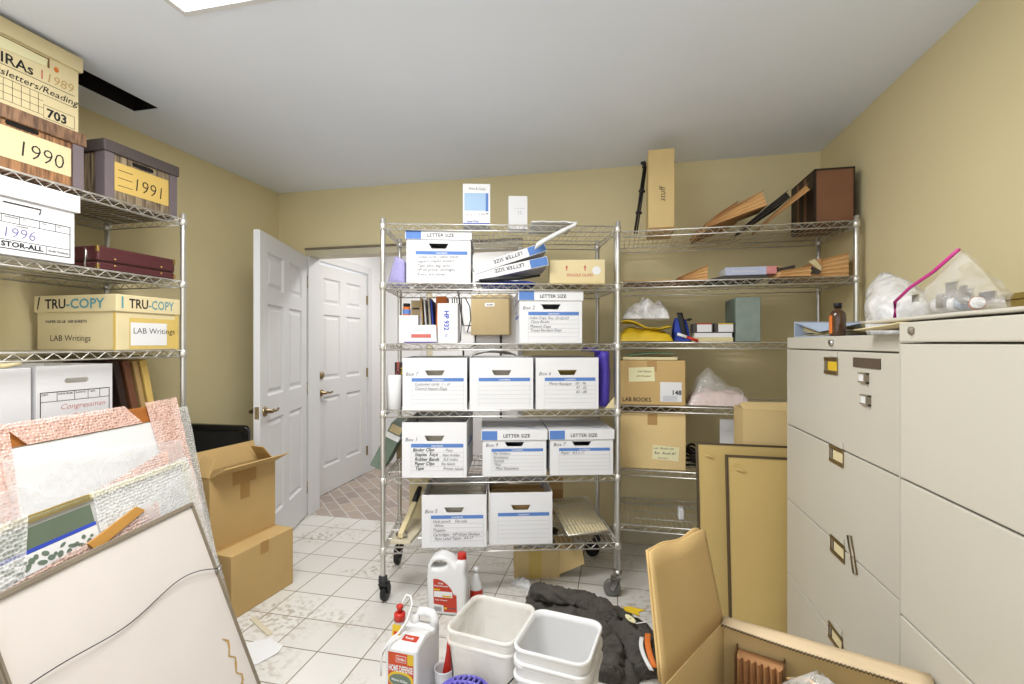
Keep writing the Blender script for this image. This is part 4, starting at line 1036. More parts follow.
for k in range(9):
    x, y, zz = rr.uniform(-.12, .1), rr.uniform(-.02, .02), rr.uniform(.015, .05)
    b.box(x, y, zz, x+rr.uniform(.02, .05), y+.004, zz+rr.uniform(.015, .035), T(0,0,0))
b.build('blister_packs', M_steel, t)
# olive board behind the bag at the right
t = thing('storage_box', 'olive brown box on the near cabinet beside the wall', 'box', (1.03, 1.74, ZT2+E_), R_(-90))
b = MB(); b.box(0, 0, 0, .9, .13, .068); b.build('box_body', M_olive, t, bevel=.003)
b = MB(); b.box(-.004, -.004, .0685, .904, .134, .086); b.build('box_lid', M_olive, t, bevel=.003)
# ------------------------------------------------------------------ cartons and black panel by the door
t = carton('closed cardboard carton on the tiled floor under the open one', (-1.741, 2.092, 0), R_(84), .385, .27, .302, M_kraft)
t = thing('carton', 'open flapped cardboard carton stacked on the closed one by the door', 'box', (-1.874, 2.11, .3035), R_(82), rot=(0, 0, R_(82)))
w, d, h = .385, .13, .35; x = w/2
b = MB(); b.raw([(-x,0,0),(x,0,0),(x,d,0),(-x,d,0),(-x,0,h),(x,0,h),(x,d,h),(-x,d,h)], [(0,1,2,3),(0,1,5,4),(1,2,6,5),(2,3,7,6),(3,0,4,7)])
b.build('carton_body', M_kraft, t, solidify=.005, weld=True)
for nm, q in (('flap', [(-x,0,h),(x,0,h),(x-.004,-.1,h+.05),(-x+.0,-.1,h+.052)]), ('flap', [(-x,d,h),(x,d,h),(x,d+.03,h+.1),(-x,d+.03,h+.1)]),
              ('flap', [(x,.004,h),(x,d-.004,h),(x-.06,d-.02,h+.085),(x-.06,.02,h+.085)]), ('flap', [(-x,.004,h),(-x,d-.004,h),(-x+.05,d-.02,h+.085),(-x+.05,.02,h+.085)])):
    b = MB(); b.raw(q, [(0,1,2,3)]); b.build(nm, M_kraft, t, solidify=.005, offset=0)
b = MB(); b.box(-.07, -.0009, h-.07, .07, -.0002, h-.001); b.box(-.025, -.0009, h-.15, .03, -.0002, h-.0701); b.build('tape', M_tape, t)
# black rounded panel
t = thing('display_panel', 'black panel with rounded corners standing between the wall and the cartons', 'panel', (-2.08, 2.375, .002), 0, rot=(0, 0, 0))
ex = V((.976, .216, 0)).normalized(); bk = V((-ex.y, ex.x, 0)); U = (bk*-.05+ex*.03+V((0,0,.83))).normalized(); ex = (ex-U*ex.dot(U)).normalized(); Yv = U.cross(ex)
t.rotation_euler = frame3((0,0,0), ex, Yv, U).to_euler('XYZ')
Fm = frame3((0, 0, 0), (1,0,0), (0,0,1), (0,-1,0))
W, H = .46, .832
b = MB(); b.solid([rrect(-W, 0, 0, H, .035), rrect(-W+.03, .03, -.03, H-.03, .025)[::-1]], .03, Fm, bevel=.006); b.build('rim', M_tvblack, t)
b = MB(); b.solid([rrect(-W+.03, .03, -.03, H-.03, .025)], .008, Fm @ T(0, 0, -.005)); b.build('inner_panel', M_black, t)
# papers and ruler scrap on the floor
b = MB(); rr = random.Random(3)
out = [(0,0),(.07,.05),(.1,.035),(.16,.02),(.175,-.03),(.14,-.11),(.05,-.14),(-.04,-.1),(-.06,-.02)]
b.prism([(p[0], p[1], .0012+.004*abs(nz((p[0]*20, p[1]*20, 0)))) for p in out], (0,0,.0015)); o = b.build('paper_scrap', M_paper, loc=(-1.565, 1.78, 0)); tag(o, 'torn white paper lying on the dirty tiles beside the leaning frames', 'paper')
b = MB(); b.box(-.1, -.012, 0, .1, .012, .004); o = b.build('wood_strip', M_trim, loc=(-1.60, 1.90, .0005), rot=(0,0,R_(-28)), bevel=.001); tag(o, 'short pale strip lying on the tiles behind the torn paper', 'strip')

# ------------------------------------------------------------------ jugs, buckets, brush
def jug_outline(): return [(-.095,.012),(-.085,0),(.085,0),(.095,.012),(.097,.17),(.088,.215),(.085,.262),(.05,.262),(.038,.24),(.02,.27),(-.03,.285),(-.075,.27),(-.094,.235),(-.1,.18)]
t = thing('plastic_jug', 'white plastic jug with red cap and red label under the rack\'s front edge', 'jug', (-.803, 2.205, .0), 0, rot=(0,0,R_(4)))
b = MB(); b.solid([jug_outline(), ell(-.038, .238, .037, .017, 18, .2)[::-1]], .082, FR(0, 0, 0), bevel=.016, smooth=True, res=3); b.build('jug_body', M_hdpe, t)
b = MB(); b.lathe([(.021, .255), (.021, .285), (.019, .288)], 20, T(.066, 0, 0)); b.lathe([(.0225, .2585), (.0225, .265)], 20, T(.066, 0, 0)); b.build('cap', M_red, t)
b = MB(); Fy = -.0425
arc = [(-.065,.172),(-.045,.174),(-.02,.166),(.005,.15),(.025,.128),(.036,.104),(.05,.1),(.052,.02),(-.012,.02),(-.014,.05),(-.062,.055)]
b.m = 0; b.prism([(p[0], Fy+.001, p[1]) for p in arc], (0,-.0008,0))
b.m = 1; b.rect(-.06, .088, .03, .116, FR(0, Fy-.0006, 0)); b.text('Ortho', .014, FR(-.04, Fy-.0008, .15), bold=.02, width=.026); b.text('Weed Preventer', .011, FR(-.06, Fy-.0008, .138), bold=.02, width=.07)
b.text('Kills Weeds', .009, FR(-.055, Fy-.0008, .072), bold=.02, width=.06)
b.m = 2; b.rect(-.062, .12, -.03, .127, FR(0, Fy-.0006, 0)); b.rect(-.02, .09, .025, .098, FR(0, Fy-.0009, 0)); b.rect(-.01, .032, .003, .042, FR(0, Fy-.0006, 0))
b.m = 3
for k in range(7): b.rect(-.06+.0055*k, .02, -.0575+.0055*k, .042, FR(0, Fy-.0002, 0))
b.rect(.008, .036, .05, .04, FR(0, Fy-.0006, 0))
b.build('printed_label', [M_redlab, M_white, M_yel, M_ink], t)
# trigger bottle lying behind the jug
t = thing('spray_bottle', 'small white bottle with a red label lying behind the red capped jug', 'bottle', (-.70, 2.325, .0), 0, rot=(0,0,R_(25)))
b = MB(); b.loft([[(r*cos(a)*1.0+.0, r2*sin(a), z_) for a in (2*pi*k/16 for k in range(16))] for z_, r, r2 in ((.001,.025,.02),(.006,.032,.026),(.07,.032,.026),(.1,.024,.02),(.125,.013,.013),(.15,.012,.012))]); b.build('bottle_body', M_hdpe, t)
b = MB(); b.loft([[(.0328*cos(a), .0268*sin(a), z_) for a in (R_(190+9*k) for k in range(21))] for z_ in (.012, .062)], cap0=False, cap1=False); b.build('paper_label', M_red, t)
b = MB(); b.lathe([(.014, .145), (.014, .165), (.01, .17)], 12); b.build('cap', M_hdpe, t)
# weed killer jug in front
t = thing('plastic_jug', 'white jug with an orange label and a white hose, nearest the camera', 'jug', (-.718, 1.502, 0), 0, rot=(0,0,R_(-3)))
b = MB(); pr = [(0,0),(0,.262),(.01,.276),(.07,.284),(.105,.276),(.13,.264),(.185,.262),(.19,.25),(.19,0)]
b.prism([(-.0605, p[0], p[1]) for p in pr], (.121,0,0)); b.build('jug_body', M_hdpe, t, bevel=.013)
b = MB(); b.tube([(-.03,.165,.245),(-.03,.168,.288),(-.014,.17,.3),(.012,.17,.302),(.036,.17,.3),(.047,.168,.286),(.047,.165,.245)], [.018,.017,.016,.016,.016,.017,.018], 12); b.build('handle', M_hdpe, t)
b = MB(); b.loft([[(-.042+rx*cos(a), .07+ry*sin(a), z_) for a in (2*pi*k/16 for k in range(16))] for z_, rx, ry in ((.245,.022,.03),(.3,.02,.022),(.317,.017,.018),(.322,.014,.014))]); b.build('neck', M_hdpe, t)
b = MB(); b.m = 0; M2 = frame3((-.042, .0425, .275), (1,0,0), (0,.16,.987), (0,-.987,.16)); b.rect(-.016, 0, .016, .04, M2); b.m = 1; b.rect(-.01, .008, .012, .018, M2 @ T(0,0,.0005)); b.build('neck_label', [M_yel, M_redlab], t)
b = MB(); b.lathe([(.02,.32),(.02,.342),(.017,.346)], 20, T(-.042,.07,0)); b.lathe([(.0095,.346),(.0085,.358),(.012,.364),(.012,.37),(.007,.374)], 14, T(-.042,.07,0)); b.build('cap', M_red, t)
b = MB(); hp = [(-.036,.076,.36),(-.036,.085,.382),(-.026,.09,.4),(-.01,.09,.398),(.0,.084,.375),(-.006,.058,.33),(-.022,.028,.302),(-.045,-.006,.282),(-.06,-.012,.252),(-.067,-.012,.22),(-.069,-.01,.17)]
b.tube(hp, .0038, 8); b.build('hose', M_hdpe, t)
b = MB(); M3 = frame3((.014, .04, .2808), (1,0,0), (0,.991,.133), (0,-.133,.991)); b.m = 0; b.rect(-.026, -.014, .03, .014, M3); b.m = 1; b.text('Ready', .013, M3 @ T(-.017, -.004, .0005), bold=.02)
b.build('shoulder_label', [M_redlab, M_white], t)
b = MB(); b.M = T(0, 0, .03) @ Matrix.Diagonal((1, 1, 1.12, 1)); F = FR(0, -.0006, 0)
b.m = 0; b.rect(-.0475, .09, .0475, .198, F)
b.m = 1; b.rect(.025, .166, .0475, .198, FR(0, -.0009, 0)); b.m = 2; b.rect(-.018, .17, .02, .19, FR(0,-.0009,0)); b.m = 0; b.rect(-.0165, .1715, .0185, .1885, FR(0,-.0012,0)); b.m = 2; b.text('Ortho', .0125, FR(-.013,-.0015,.176), bold=.025, width=.028)
b.text('HOME DEFENSE', .026, FR(-.045, -.0012, .142), bold=.03, width=.09); b.m = 1; b.text('MAX', .015, FR(-.012, -.0012, .126), bold=.03, width=.035)
b.m = 1; b.solid([ell(0, .118, .0475, .026)], .0003, FR(0, -.0008, 0)); b.m = 4; b.solid([ell(-.002, .116, .041, .019)], .0003, FR(0, -.0011, 0)); b.m = 2; b.text('Insect Killer', .011, FR(-.034, -.0014, .114) @ RZ(-.08), bold=.02, width=.06)
b.m = 3; b.rect(-.0475, .02, .0475, .09, F); b.m = 4; b.solid([ell(-.025, .05, .022, .02), ], .0003, FR(0,-.0009,0)); b.m = 1; b.solid([ell(-.03, .062, .01, .009)], .0003, FR(0,-.0012,0)); b.m = 5; b.box(.0, -.0012, .028, .04, -.0008, .075)
b.build('printed_label', [mat('orange_red_label', (206,78,36), .45), M_yel, M_white, mat('pale_label', (220,222,206), .5), M_green, M_hdpe], t)
# buckets
def square_rings(s0, s1, h, r):
    return [[(p[0], p[1], z_) for p in rrect(-s/2, -s/2, s/2, s/2, r)] for z_, s in ((h, s1), (.004, s0))]
def bucket(label, loc, rz, s0, s1, h, m, group=None, bail=None, zl=0., open_=True):
    t = thing('bucket', label, 'bucket', loc, rz, group)
    r = .04
    ringo = lambda s, z_: [(p[0], p[1], z_) for p in rrect(-s/2, -s/2, s/2, s/2, r*s/s1)]
    b = MB()
    b.loft([ringo(s0*.96, .0), ringo(s0, .006), ringo(s0+(s1-s0)*.85, h*.86), ringo(s1-.012, h-.02), ringo(s1-.012, h), ringo(s1-.018, h), ringo(s1-.02, h-.02), ringo(s0+(s1-s0)*.85-.008, h*.86), ringo(s0-.008, .01), ringo(s0*.9-.01, .005)], smooth=True)
    b.build('bucket_body', m, t)
    b = MB()
    for z_, g in ((h-.005, .0), (h-.045, .002)):
        b.loft([ringo(s1-.012, z_-.008), ringo(s1+g, z_-.006), ringo(s1+g, z_+.004), ringo(s1-.004, z_+.007), ringo(s1-.0165, z_+.006), ringo(s1-.0165, z_-.002)], cap0=False, cap1=False)
    b.build('rim', m, t)
    return t
t = bucket('milky translucent square bucket beside the orange labelled jug', (-.442, 1.668, 0), R_(-9), .19, .258, .315, M_clearish)
b = MB()
for sx in (-1, 1): b.box(sx*.128-.006, -.03, .235, sx*.128+.006, .03, .262)
b.build('handle_lug', M_clearish, t)
b = MB(); b.tube([(-.13, 0, .25), (-.135, -.06, .2), (-.09, -.128, .16), (.0, -.15, .142), (.09, -.128, .16), (.135, -.06, .2), (.13, 0, .25)], .0025, 6); b.build('bail', M_rubber, t)
t = bucket('lower white square bucket with the other white bucket nested in it', (-.186, 1.545, 0), R_(-9), .185, .246, .312, M_hdpe, 'nested white square buckets')
b = MB(); b.box(-.05, -.131, .235, .05, -.119, .268); b.build('handle_grip', M_hdpe, t, bevel=.004)
t = bucket('upper white square bucket nested inside the lower one, with an open clean rim', (-.186, 1.545, .0475), R_(-9), .166, .244, .312, M_hdpe, 'nested white square buckets')
# purple slotted dome
t = thing('basket', 'violet blue slotted plastic basket turned upside down in front of the buckets', 'basket', (-.468, 1.422, 0), 0); t.scale = (.95, .95, 1)
b = MB()
prof = [(.098, .0), (.099, .01), (.094, .03), (.088, .17), (.084, .186)]
b.lathe(prof, 32, cap=False)
N = 9
# slotted top: bars with gaps, domed
for k in range(N):
    x = -.072+.144*k/(N-1); L_ = sqrt(max(0, .083**2-x*x))
    pts = []
    for j in range(9):
        y = -L_+2*L_*j/8; zz = .186+.02*(1-(x*x+y*y)/.084**2)
        pts.append((x, y, zz))
    b.tube(pts, .0052, 6)
for y in (-.03, .03):
    pts = [(x_, y, .1845+.02*(1-(x_*x_+y*y)/.084**2)) for x_ in (-.078+.156*j/10 for j in range(11))]; b.tube(pts, .006, 6)
b.tube([(.085*cos(a), .085*sin(a), .186) for a in (2*pi*k/28 for k in range(28))], .006, 6, closed=True)
o = b.build('basket_body', M_blueviolet, t); o.scale = (1, 1, 1.12)
# cup with the red brush
t = thing('cup', 'white ribbed cup holding a red brush between the jug and the milky bucket', 'cup', (-.610, 1.628, 0), 0)
b = MB(); pr = [(.026, .0)]
for k in range(9): z_ = .01+.012*k; pr += [(.028+.0008*k, z_), (.0268+.0008*k, z_+.006)]
pr += [(.036, .135), (.0365, .138), (.034, .138), (.033, .13), (.027, .006)]
b.lathe(pr, 20); b.build('cup_body', M_hdpe, t)
t = thing('brush', 'red handled brush with white edge standing in the white ribbed cup', 'brush', (-.609, 1.628, .009), 0, rot=(R_(-3), R_(5), R_(20)))
b = MB(); b.loft([[(rx*cos(a), .008*sin(a), z_) for a in (2*pi*k/12 for k in range(12))] for z_, rx in ((0,.012),(.04,.016),(.1,.017),(.14,.013),(.18,.009),(.215,.01),(.225,.005))]); b.build('handle', M_red, t)
b = MB(); b.tube([(.017, 0, .04), (.021, 0, .1), (.016, 0, .14), (.012, 0, .17)], .004, 8); b.build('bristle_edge', M_hdpe, t)

# ------------------------------------------------------------------ small box, tissue, coat
t = thing('carton', 'small taped cardboard carton with open flaps on the floor under the rack', 'box', (-.44, 2.62, 0), R_(14), rot=(0,0,R_(14)))
w, d, h = .25, .17, .165; x = w/2
b = MB(); b.raw([(-x,0,0),(x,0,0),(x,d,0),(-x,d,0),(-x,0,h),(x,0,h),(x,d,h),(-x,d,h)], [(0,1,2,3),(0,1,5,4),(1,2,6,5),(2,3,7,6),(3,0,4,7)])
b.build('carton_body', M_kraft2, t, solidify=.004, weld=True)
for q in ([(x,.0,h),(x,d,h),(x+.1,d,h-.02),(x+.1,.0,h-.06)], [(x,0,h-.004),(x,0,.02),(x+.13,-.05,.1),(x+.12,-.04,h+.01)], [(-x,d,h),(x,d,h),(x-.02,d+.06,h+.03),(-x+.02,d+.06,h+.03)]):
    b = MB(); b.raw(q, [(0,1,2,3)]); b.build('flap', M_kraft2, t, solidify=.004, offset=0)
b = MB(); b.box(-.045, -.0009, .0, .025, -.0002, h); b.build('tape', M_mask, t)
b = MB(); rr = random.Random(6)
for k in range(5): b.box(-x+.01, .02+.03*k, .01, x-.02, .034+.03*k, h*.9+.01*sin(k*2))
b.build('papers', M_paper, t)
t = thing('tissue', 'crumpled white tissue on the tiles beside the small taped carton', 'tissue', (-.5, 2.53, 0), R_(-20))
b = MB(); b.grid(lambda u, v: (-.065+.13*u+.01*nz((u*4,v*4,1)), -.03+.06*v+.012*nz((u*4,v*4,8)), .002+.03*max(0,(1-(2*u-1)**2)*(1-(2*v-1)**2))*(1+1.2*nz((u*7,v*7,3)))), 18, 12); b.build('sheet', M_paper, t, smooth=True, solidify=.0008)
t = thing('coat', 'dark charcoal coat crumpled on the tiled floor behind the white buckets', 'coat', (-.13, 2.18, 0), 0)
axis0 = V((-.27, .27)); axis1 = V((.24, -.17))
def coatf(s, r_):
    # s: angle fraction, r_: radius fraction; an oblong heap with folds
    a = 2*pi*s; ca, sa = cos(a), sin(a)
    rad = 1+.13*nz((ca*1.6, sa*1.6, 2))+.08*nz((ca*4, sa*4, 7))
    du = V((.515, -.40)).normalized(); dv = V((.40, .515)).normalized()
    p = du*(ca*.40*rad*r_)+dv*(sa*.205*rad*r_*(1+.25*ca))
    e = max(0, 1-r_**2.6)
    fold = .07*(.5-abs(nz((p.x*5+2*nz((p.x*3,p.y*3,8)), p.y*8, 3)))*2)+.05*(.5-abs(nz((p.x*11, p.y*9, 6)))*2.2)+.012*(.5-abs(nz((p.x*24, p.y*20, 5)))*2.2)
    z_ = .004+e**.55*(.085+.02*ca)+e**.5*fold*.55
    return (p.x+.012*nz((p.x*9, p.y*9, 9)), p.y+.012*nz((p.x*9, p.y*9, 12)), max(.003, z_))
b = MB(); b.grid(coatf, 220, 70); b.build('garment', M_cloth, t, smooth=True, weld=True)
def crinkle(pts, r, n=90, seg=32, amp=.2, seed=0):
    """a soft sleeve along pts with cloth creases"""
    P = [V(p) for p in pts]; out = []
    for k in range(n+1):
        f = k/n*(len(P)-1); i = min(int(f), len(P)-2); g = f-i
        p0, p1, p2, p3 = P[max(i-1,0)], P[i], P[i+1], P[min(i+2, len(P)-1)]
        out.append(.5*((2*p1)+(-p0+p2)*g+(2*p0-5*p1+4*p2-p3)*g*g+(-p0+3*p1-3*p2+p3)*g**3))
    rings = []
    for k, p in enumerate(out):
        tdir = (out[min(k+1, n)]-out[max(k-1, 0)]).normalized(); u = tdir.cross(V((0,0,1))).normalized(); v = u.cross(tdir)
        rings.append([p+(u*cos(a)+v*sin(a)*.75)*r*(1+.25*nz((cos(a)*1.5, sin(a)*1.5, k*.07+seed))+amp*5*(.4-abs(nz((cos(a)*1.3, sin(a)*1.3, k*.17+seed)))*2)+amp*1.2*(.4-abs(nz((cos(a)*3, sin(a)*3, k*.3+seed)))*2)) for a in (2*pi*j/seg for j in range(seg))])
    b = MB(); b.loft(rings); return b
crinkle([(-.27,.2,.055),(-.18,.1,.1),(-.04,.06,.11),(.06,.0,.11),(.1,-.06,.085)], .048, seed=1, amp=.06).build('sleeve', M_cloth, t)
crinkle([(.02,-.06,.06),(.06,-.16,.085),(.1,-.24,.07),(.08,-.33,.045)], .055, seed=4, amp=.08).build('sleeve', M_cloth, t)
b = MB()
for k in range(9): b.tube([(.095+.03*cos(a)*1.1+.002*k, -.055-.006*k+.012*sin(a)*.2, .085+.036*sin(a)-.004*k) for a in (2*pi*j/16 for j in range(16))], .004, 6, closed=True)
b.build('ribbed_cuff', M_rubber, t)
crinkle([(.16,-.02,.06),(.22,-.12,.08),(.2,-.2,.06),(.24,-.27,.04)], .05, seed=7, amp=.07).build('collar', M_cloth, t)
t = thing('plastic_tag', 'yellow plastic tag lying on the charcoal coat', 'tag', (.062, 2.105, .158), 0, rot=(R_(12), R_(6), R_(-12)))
b = MB(); b.prism([(-.045,0,0),(-.02,.016,0),(.045,.02,.004),(.02,.0,.0),(.03,-.016,0),(-.03,-.014,0)], (0,0,.006)); b.build('tag_body', M_yel, t, bevel=.001)
b = MB(); b.solid([ell(0, 0, .026, .013, 18, -.5), ell(0,0,.004,.004,8)[::-1]], .004, T(-.005, -.036, -.008)); b.build('paper_disc', M_note, t)
b = MB(); b.tube([(.02,-.05,-.01),(.05,-.04,0),(.075,-.02,-.004)], .0022, 5); b.build('string', M_paper, t)
t = thing('strap', 'orange and white plastic strap lying at the right edge of the coat', 'strap', (.118, 1.965, .112), 0, rot=(0, 0, 0))
b = MB(); b.grid(lambda u, v: (-.012+.022*u+.03*v-.02*sin(v*2.4), .05-.13*v, .014-.05*v*v-.0*u), 3, 14); b.build('orange_band', M_orange, t, solidify=.006, weld=True)
b = MB(); b.grid(lambda u, v: (-.034+.016*u+.05*v-.03*sin(v*2.4), .03-.12*v, .008-.05*v*v), 3, 14); b.build('white_band', M_hdpe, t, solidify=.005, weld=True)

# ------------------------------------------------------------------ big open carton in the right foreground
A8 = R_(-20)
t = thing('carton', 'large open cardboard carton with raised flaps in front of the cabinets', 'box', (.252, 1.272, 0), A8)
# local: x along the far wall towards the cabinets, y towards the back; far wall at y=0, box spans x 0.. .4, y -.42..0
w, d, h = .395, .42, .617
b = MB(); b.raw([(-.084,-d,0),(w,-d,0),(w,0,0),(0,0,0),(-.084,-d,h),(w,-d,h),(w,0,h),(0,0,h)], [(0,1,2,3),(0,1,5,4),(1,2,6,5),(2,3,7,6),(3,0,4,7)])
b.build('carton_body', M_kraft2, t, solidify=.006, weld=True)
# left flap standing up (two layers), far flap folded inwards
b = MB(); nn = 14
def lflap(u, v): # u from far to near, v up
    a_ = V((.003, -.005, h)).lerp(V((-.06, -.312, h)), u); b_ = V((-.041, -.002, h+.214)).lerp(V((-.119, -.214, h+.216)), u); q = a_.lerp(b_, v); return (q.x+.005*sin(u*7)*v, q.y, q.z+.004*sin(u*9)*v)
    return (.003-.045*v-.02*u*v+.006*sin(u*3)*v, -.004-.27*u, h+.002+(.214+.003*sin(u*9)+.012*u)*v)
b.grid(lflap, nn, 6); b.build('flap', M_kraft, t, solidify=.006, weld=True)
b = MB(); b.grid(lambda u, v: (lflap(u, v)[0]-.0095-.006*v*(1-u), lflap(u, v)[1]+.008, lflap(u, v)[2]+.003*sin(u*13)*v-.002), nn, 6); b.build('flap', M_kraft, t, solidify=.005, weld=True)
b = MB(); b.grid(lambda u, v: (.002+(w-.004)*u, .004-(.03+.03*u)*v-.004*sin(u*5)*v, h+.004-.004*v), 16, 3); b.build('flap', mat('pale_kraft', (226,202,164), .75), t, solidify=.007, weld=True, offset=0)
# corrugation seen in the cut edge
b = MB(); pts = []
m = 110
for k in range(m+1):
    u = k/m; pts.append((.002+(w-.004)*u, .004-(.0325+.03*u)-.004*sin(u*5), h-.0+.003*(1 if k % 2 else -1)))
b.tube(pts, .0013, 4, smooth=False); b.build('corrugated_edge', M_dkleather, t)
# contents
t = thing('expanding_folder', 'brown accordion folder standing on edge inside the large open carton', 'folder', (.281, 1.216, .014), A8)
b = MB(); n = 7; pr = []
for k in range(n): pr += [(-.01+.095*k/n, -.0), (-.01+.095*(k+.5)/n, -.014)]
pr.append((.085, 0))
b.prism([(p[0], p[1], 0) for p in pr]+[(.085, .03, 0), (-.01, .03, 0)], (0, 0, .55)); b.build('gusset', M_fold, t)
b = MB(); b.box(-.014, -.004, 0, -.011, .038, .557); b.box(.086, -.004, 0, .089, .034, .557); b.build('cover', M_kraftd, t)
t = thing('plastic_bag', 'clear plastic bag of packing bulging out of the large open carton', 'bag', (.405, 1.1, .01), A8)
rings = []
b = MB()
for k in range(15):
    f = k/14; z_ = .0+.605*f**.9; rr_ = .112*(1-f**11*.9)
    rings.append([(rr_*1.05*cos(a)*(1+.16*nz((2*cos(a), 2*sin(a), f*4))), rr_*.58*sin(a)*(1+.16*nz((2*cos(a), 2*sin(a), f*4+5))), z_+.01*nz((3*cos(a), 3*sin(a), f*9))) for a in (2*pi*j/32 for j in range(32))])
b.loft(rings); b.build('bag_film', film('packing_film', (232,232,230), .4, .08, .9, 16), t)
b = MB(); b.loft([[(r*1.2*cos(a), r*.65*sin(a), z_) for a in (2*pi*k/20 for k in range(20))] for z_, r in ((.004,.07),(.2,.076),(.4,.074),(.5,.055),(.56,.02))]); b.build('packing', M_beige, t)
b = MB(); b.tube([(-.06,.03,.56),(-.02,.0,.59),(.03,-.03,.585),(.06,-.05,.55)], .003, 6); b.build('cord', M_fol, t)
# ------------------------------------------------------------------ left rack (fronts face +x)
LR = R_(90)
def record_box(label, y0, y1, v, z, d, h, mw, ml, mlab, year, lh=.05, curl=0):
    w = y1-y0
    t = thing('record_box', label, 'box', LP((y0+y1)/2, v, z), LR, 'woodgrain record boxes')
    x = w/2
    b = MB(); b.m = 0; b.box(-x+.004, .004, 0, x-.004, d-.004, h-.01); b.build('carton', mw, t, bevel=.002)
    b = MB()
    for sx in (-1, 1):
        b = MB(); b.box(sx*x-.002 if sx > 0 else -x-.001, .0, 0, sx*x+.001 if sx > 0 else -x+.002, .05, h-lh)
        b.box(min(sx*x, sx*(x-.038)), -.001, 0, max(sx*x, sx*(x-.038)), .002, h-lh); b.build('corner_strip', M_corner, t)
    b = MB(); F = FR(0, .0022, 0)
    b.m = 0; b.rect(-x+.04, h*.2, x-.042, h*.68, F)
    b.m = 1; F = FR(0, .0016, 0)
    b.rect(-x+.039, 0, -x+.0405, h-lh, F); b.rect(x-.043, 0, x-.0415, h-lh, F)
    for k in range(3): b.line((-x+.055, h*(.3+.13*k)), (-x+.12, h*(.3+.13*k)), .0025, F)
    b.text(year, .08, FR(-.05 if year == '1991' else -.02, .0012, h*.3) @ RZ(-.03), bold=-.012, shear=.06, xs=.95)
    b.text('Fellows', .012, FR(x-.1, .0012, h*.235), bold=.02) if False else None
    b.m = 2; b.solid([rrect(-.05, h*.71, .05, h*.78, .008)], .001, FR(0, .003, 0))
    b.build('printed_label', [mlab, M_inkb, M_dark], t)
    b = MB(); lx = x+.008
    b.box(-lx, -.008, h-lh, lx, d+.006, h); b.build('lid', ml, t, bevel=.005)
    return t
record_box('brown woodgrain record box dated 1990 under the cream box', 1.10, 1.497, .03, LZ[5]+E_, .40, .228, M_wood90, M_lid90, M_cream, '1990')
record_box('grey woodgrain record box dated 1991 at the end of the rack top', 1.59, 1.925, .045, LZ[5]+E_, .39, .255, M_wood91, M_lid91, M_yelcard, '1991')
# cream box with hand lettering near the ceiling
zt = LZ[5]+E_+.229
t = thing('record_box', 'cream storage box lettered IRAs 1989 on top of the 1990 box near the ceiling', 'box', LP(1.30, .045, zt), LR)
b = MB(); b.box(-.19, .0, 0, .19, .38, .28); b.build('carton', M_cream, t, bevel=.002)
b = MB(); b.box(-.2, -.012, .245, .2, .392, .302); b.build('lid', M_cream, t, bevel=.004)
b = MB(); F = FR(0, -.0008, 0)
b.m = 0
b.text('IRAs', .052, FR(-.06, -.001, .15) @ RZ(.0), bold=.014); b.text('Newsletters/Reading', .034, FR(-.135, -.001, .106), bold=.004, shear=.2, width=.32)
b.line((-.19, .142), (.175, .142), .002, F); b.line((-.19, .097), (.175, .097), .0016, F)
for k in range(10): b.line((-.18+.026*k, .02), (-.18+.026*k, .097), .0014, F)
for zz in (.02, .046, .072): b.line((-.19, zz), (.07, zz), .0014, F)
b.rect(.07, .012, .071, .06, F); b.line((.07, .06), (.175, .06), .0014, F); b.line((.07, .012), (.175, .012), .0014, F); b.line((.175, .012), (.175, .06), .0014, F)
b.text('703', .046, FR(.08, -.001, .019), bold=.03)
b.m = 1; b.text('1989', .048, FR(.075, -.001, .152), bold=-.004, shear=.15)
b.m = 2; b.solid([ell(.112, .212, .008, .01)], .0006, FR(0, -.001, 0))
b.m = 3; b.text('l', .05, FR(.06, -.001, .152))
b.build('lettering', [M_inkb, M_tan, M_orange, M_inkr], t)
b = MB(); b.prism([(-.085,-.0022,.238),(.085,-.0022,.234),(.076,-.0022,.205),(-.07,-.0022,.195)], (0,.0015,0)); b.build('hand_flap', M_note, t)
b = MB(); b.box(.083, -.0035, .205, .088, -.001, .24); b.box(-.089, -.0035, .218, -.08, -.001, .244); b.box(-.085, -.003, .236, .086, -.001, .2385); b.build('slot_edge', M_kraftd, t)
# white STOR-ALL box
t = thing('file_box', 'white lidded storage box dated 1996 on the rack\'s second shelf', 'box', LP(1.265, -.02, LZ[4]+E_), LR)
b = MB(); b.box(-.165, 0, 0, .165, .4, .235); b.build('carton', M_white, t, bevel=.002)
b = MB(); b.box(-.178, -.012, .196, .178, .41, .262); b.build('lid', M_white, t, bevel=.004)
b = MB(); F = FR(0, -.0008, 0); b.m = 0
for a in ((-.15, .02, .15, .023), (-.15, .135, .15, .138), (-.15, .02, -.147, .138), (.147, .02, .15, .138), (-.15, .109, .15, .111), (-.15, .05, .15, .052)): b.rect(*a, F)
for xx in (-.06, -.01, .05, .1): b.rect(xx, .109, xx+.002, .136, F)
for xx in (-.07, .07): b.rect(xx, .022, xx+.002, .052, F)
b.text('STOR-ALL', .024, FR(-.06, -.001, .029), bold=.035, width=.122); b.text('15', .024, FR(-.11, -.001, .029), bold=.03); b.text('Pacific Products', .011, FR(.078, -.001, .032), bold=.02, width=.065)
for xx, s in ((-.14, 'DEPARTMENT'), (-.055, 'DATE FROM'), (-.004, 'TO'), (.055, 'FILE'), (.103, 'NO.')): b.text(s, .007, FR(xx+.004, -.001, .127), bold=.02)
b.text('CONTENTS', .007, FR(-.02, -.001, .1), bold=.02)
b.m = 1; b.text('1996', .05, FR(-.06, -.001, .061), bold=-.012, shear=.1)
b.build('printed_label', [M_inkb, M_inkv], t)
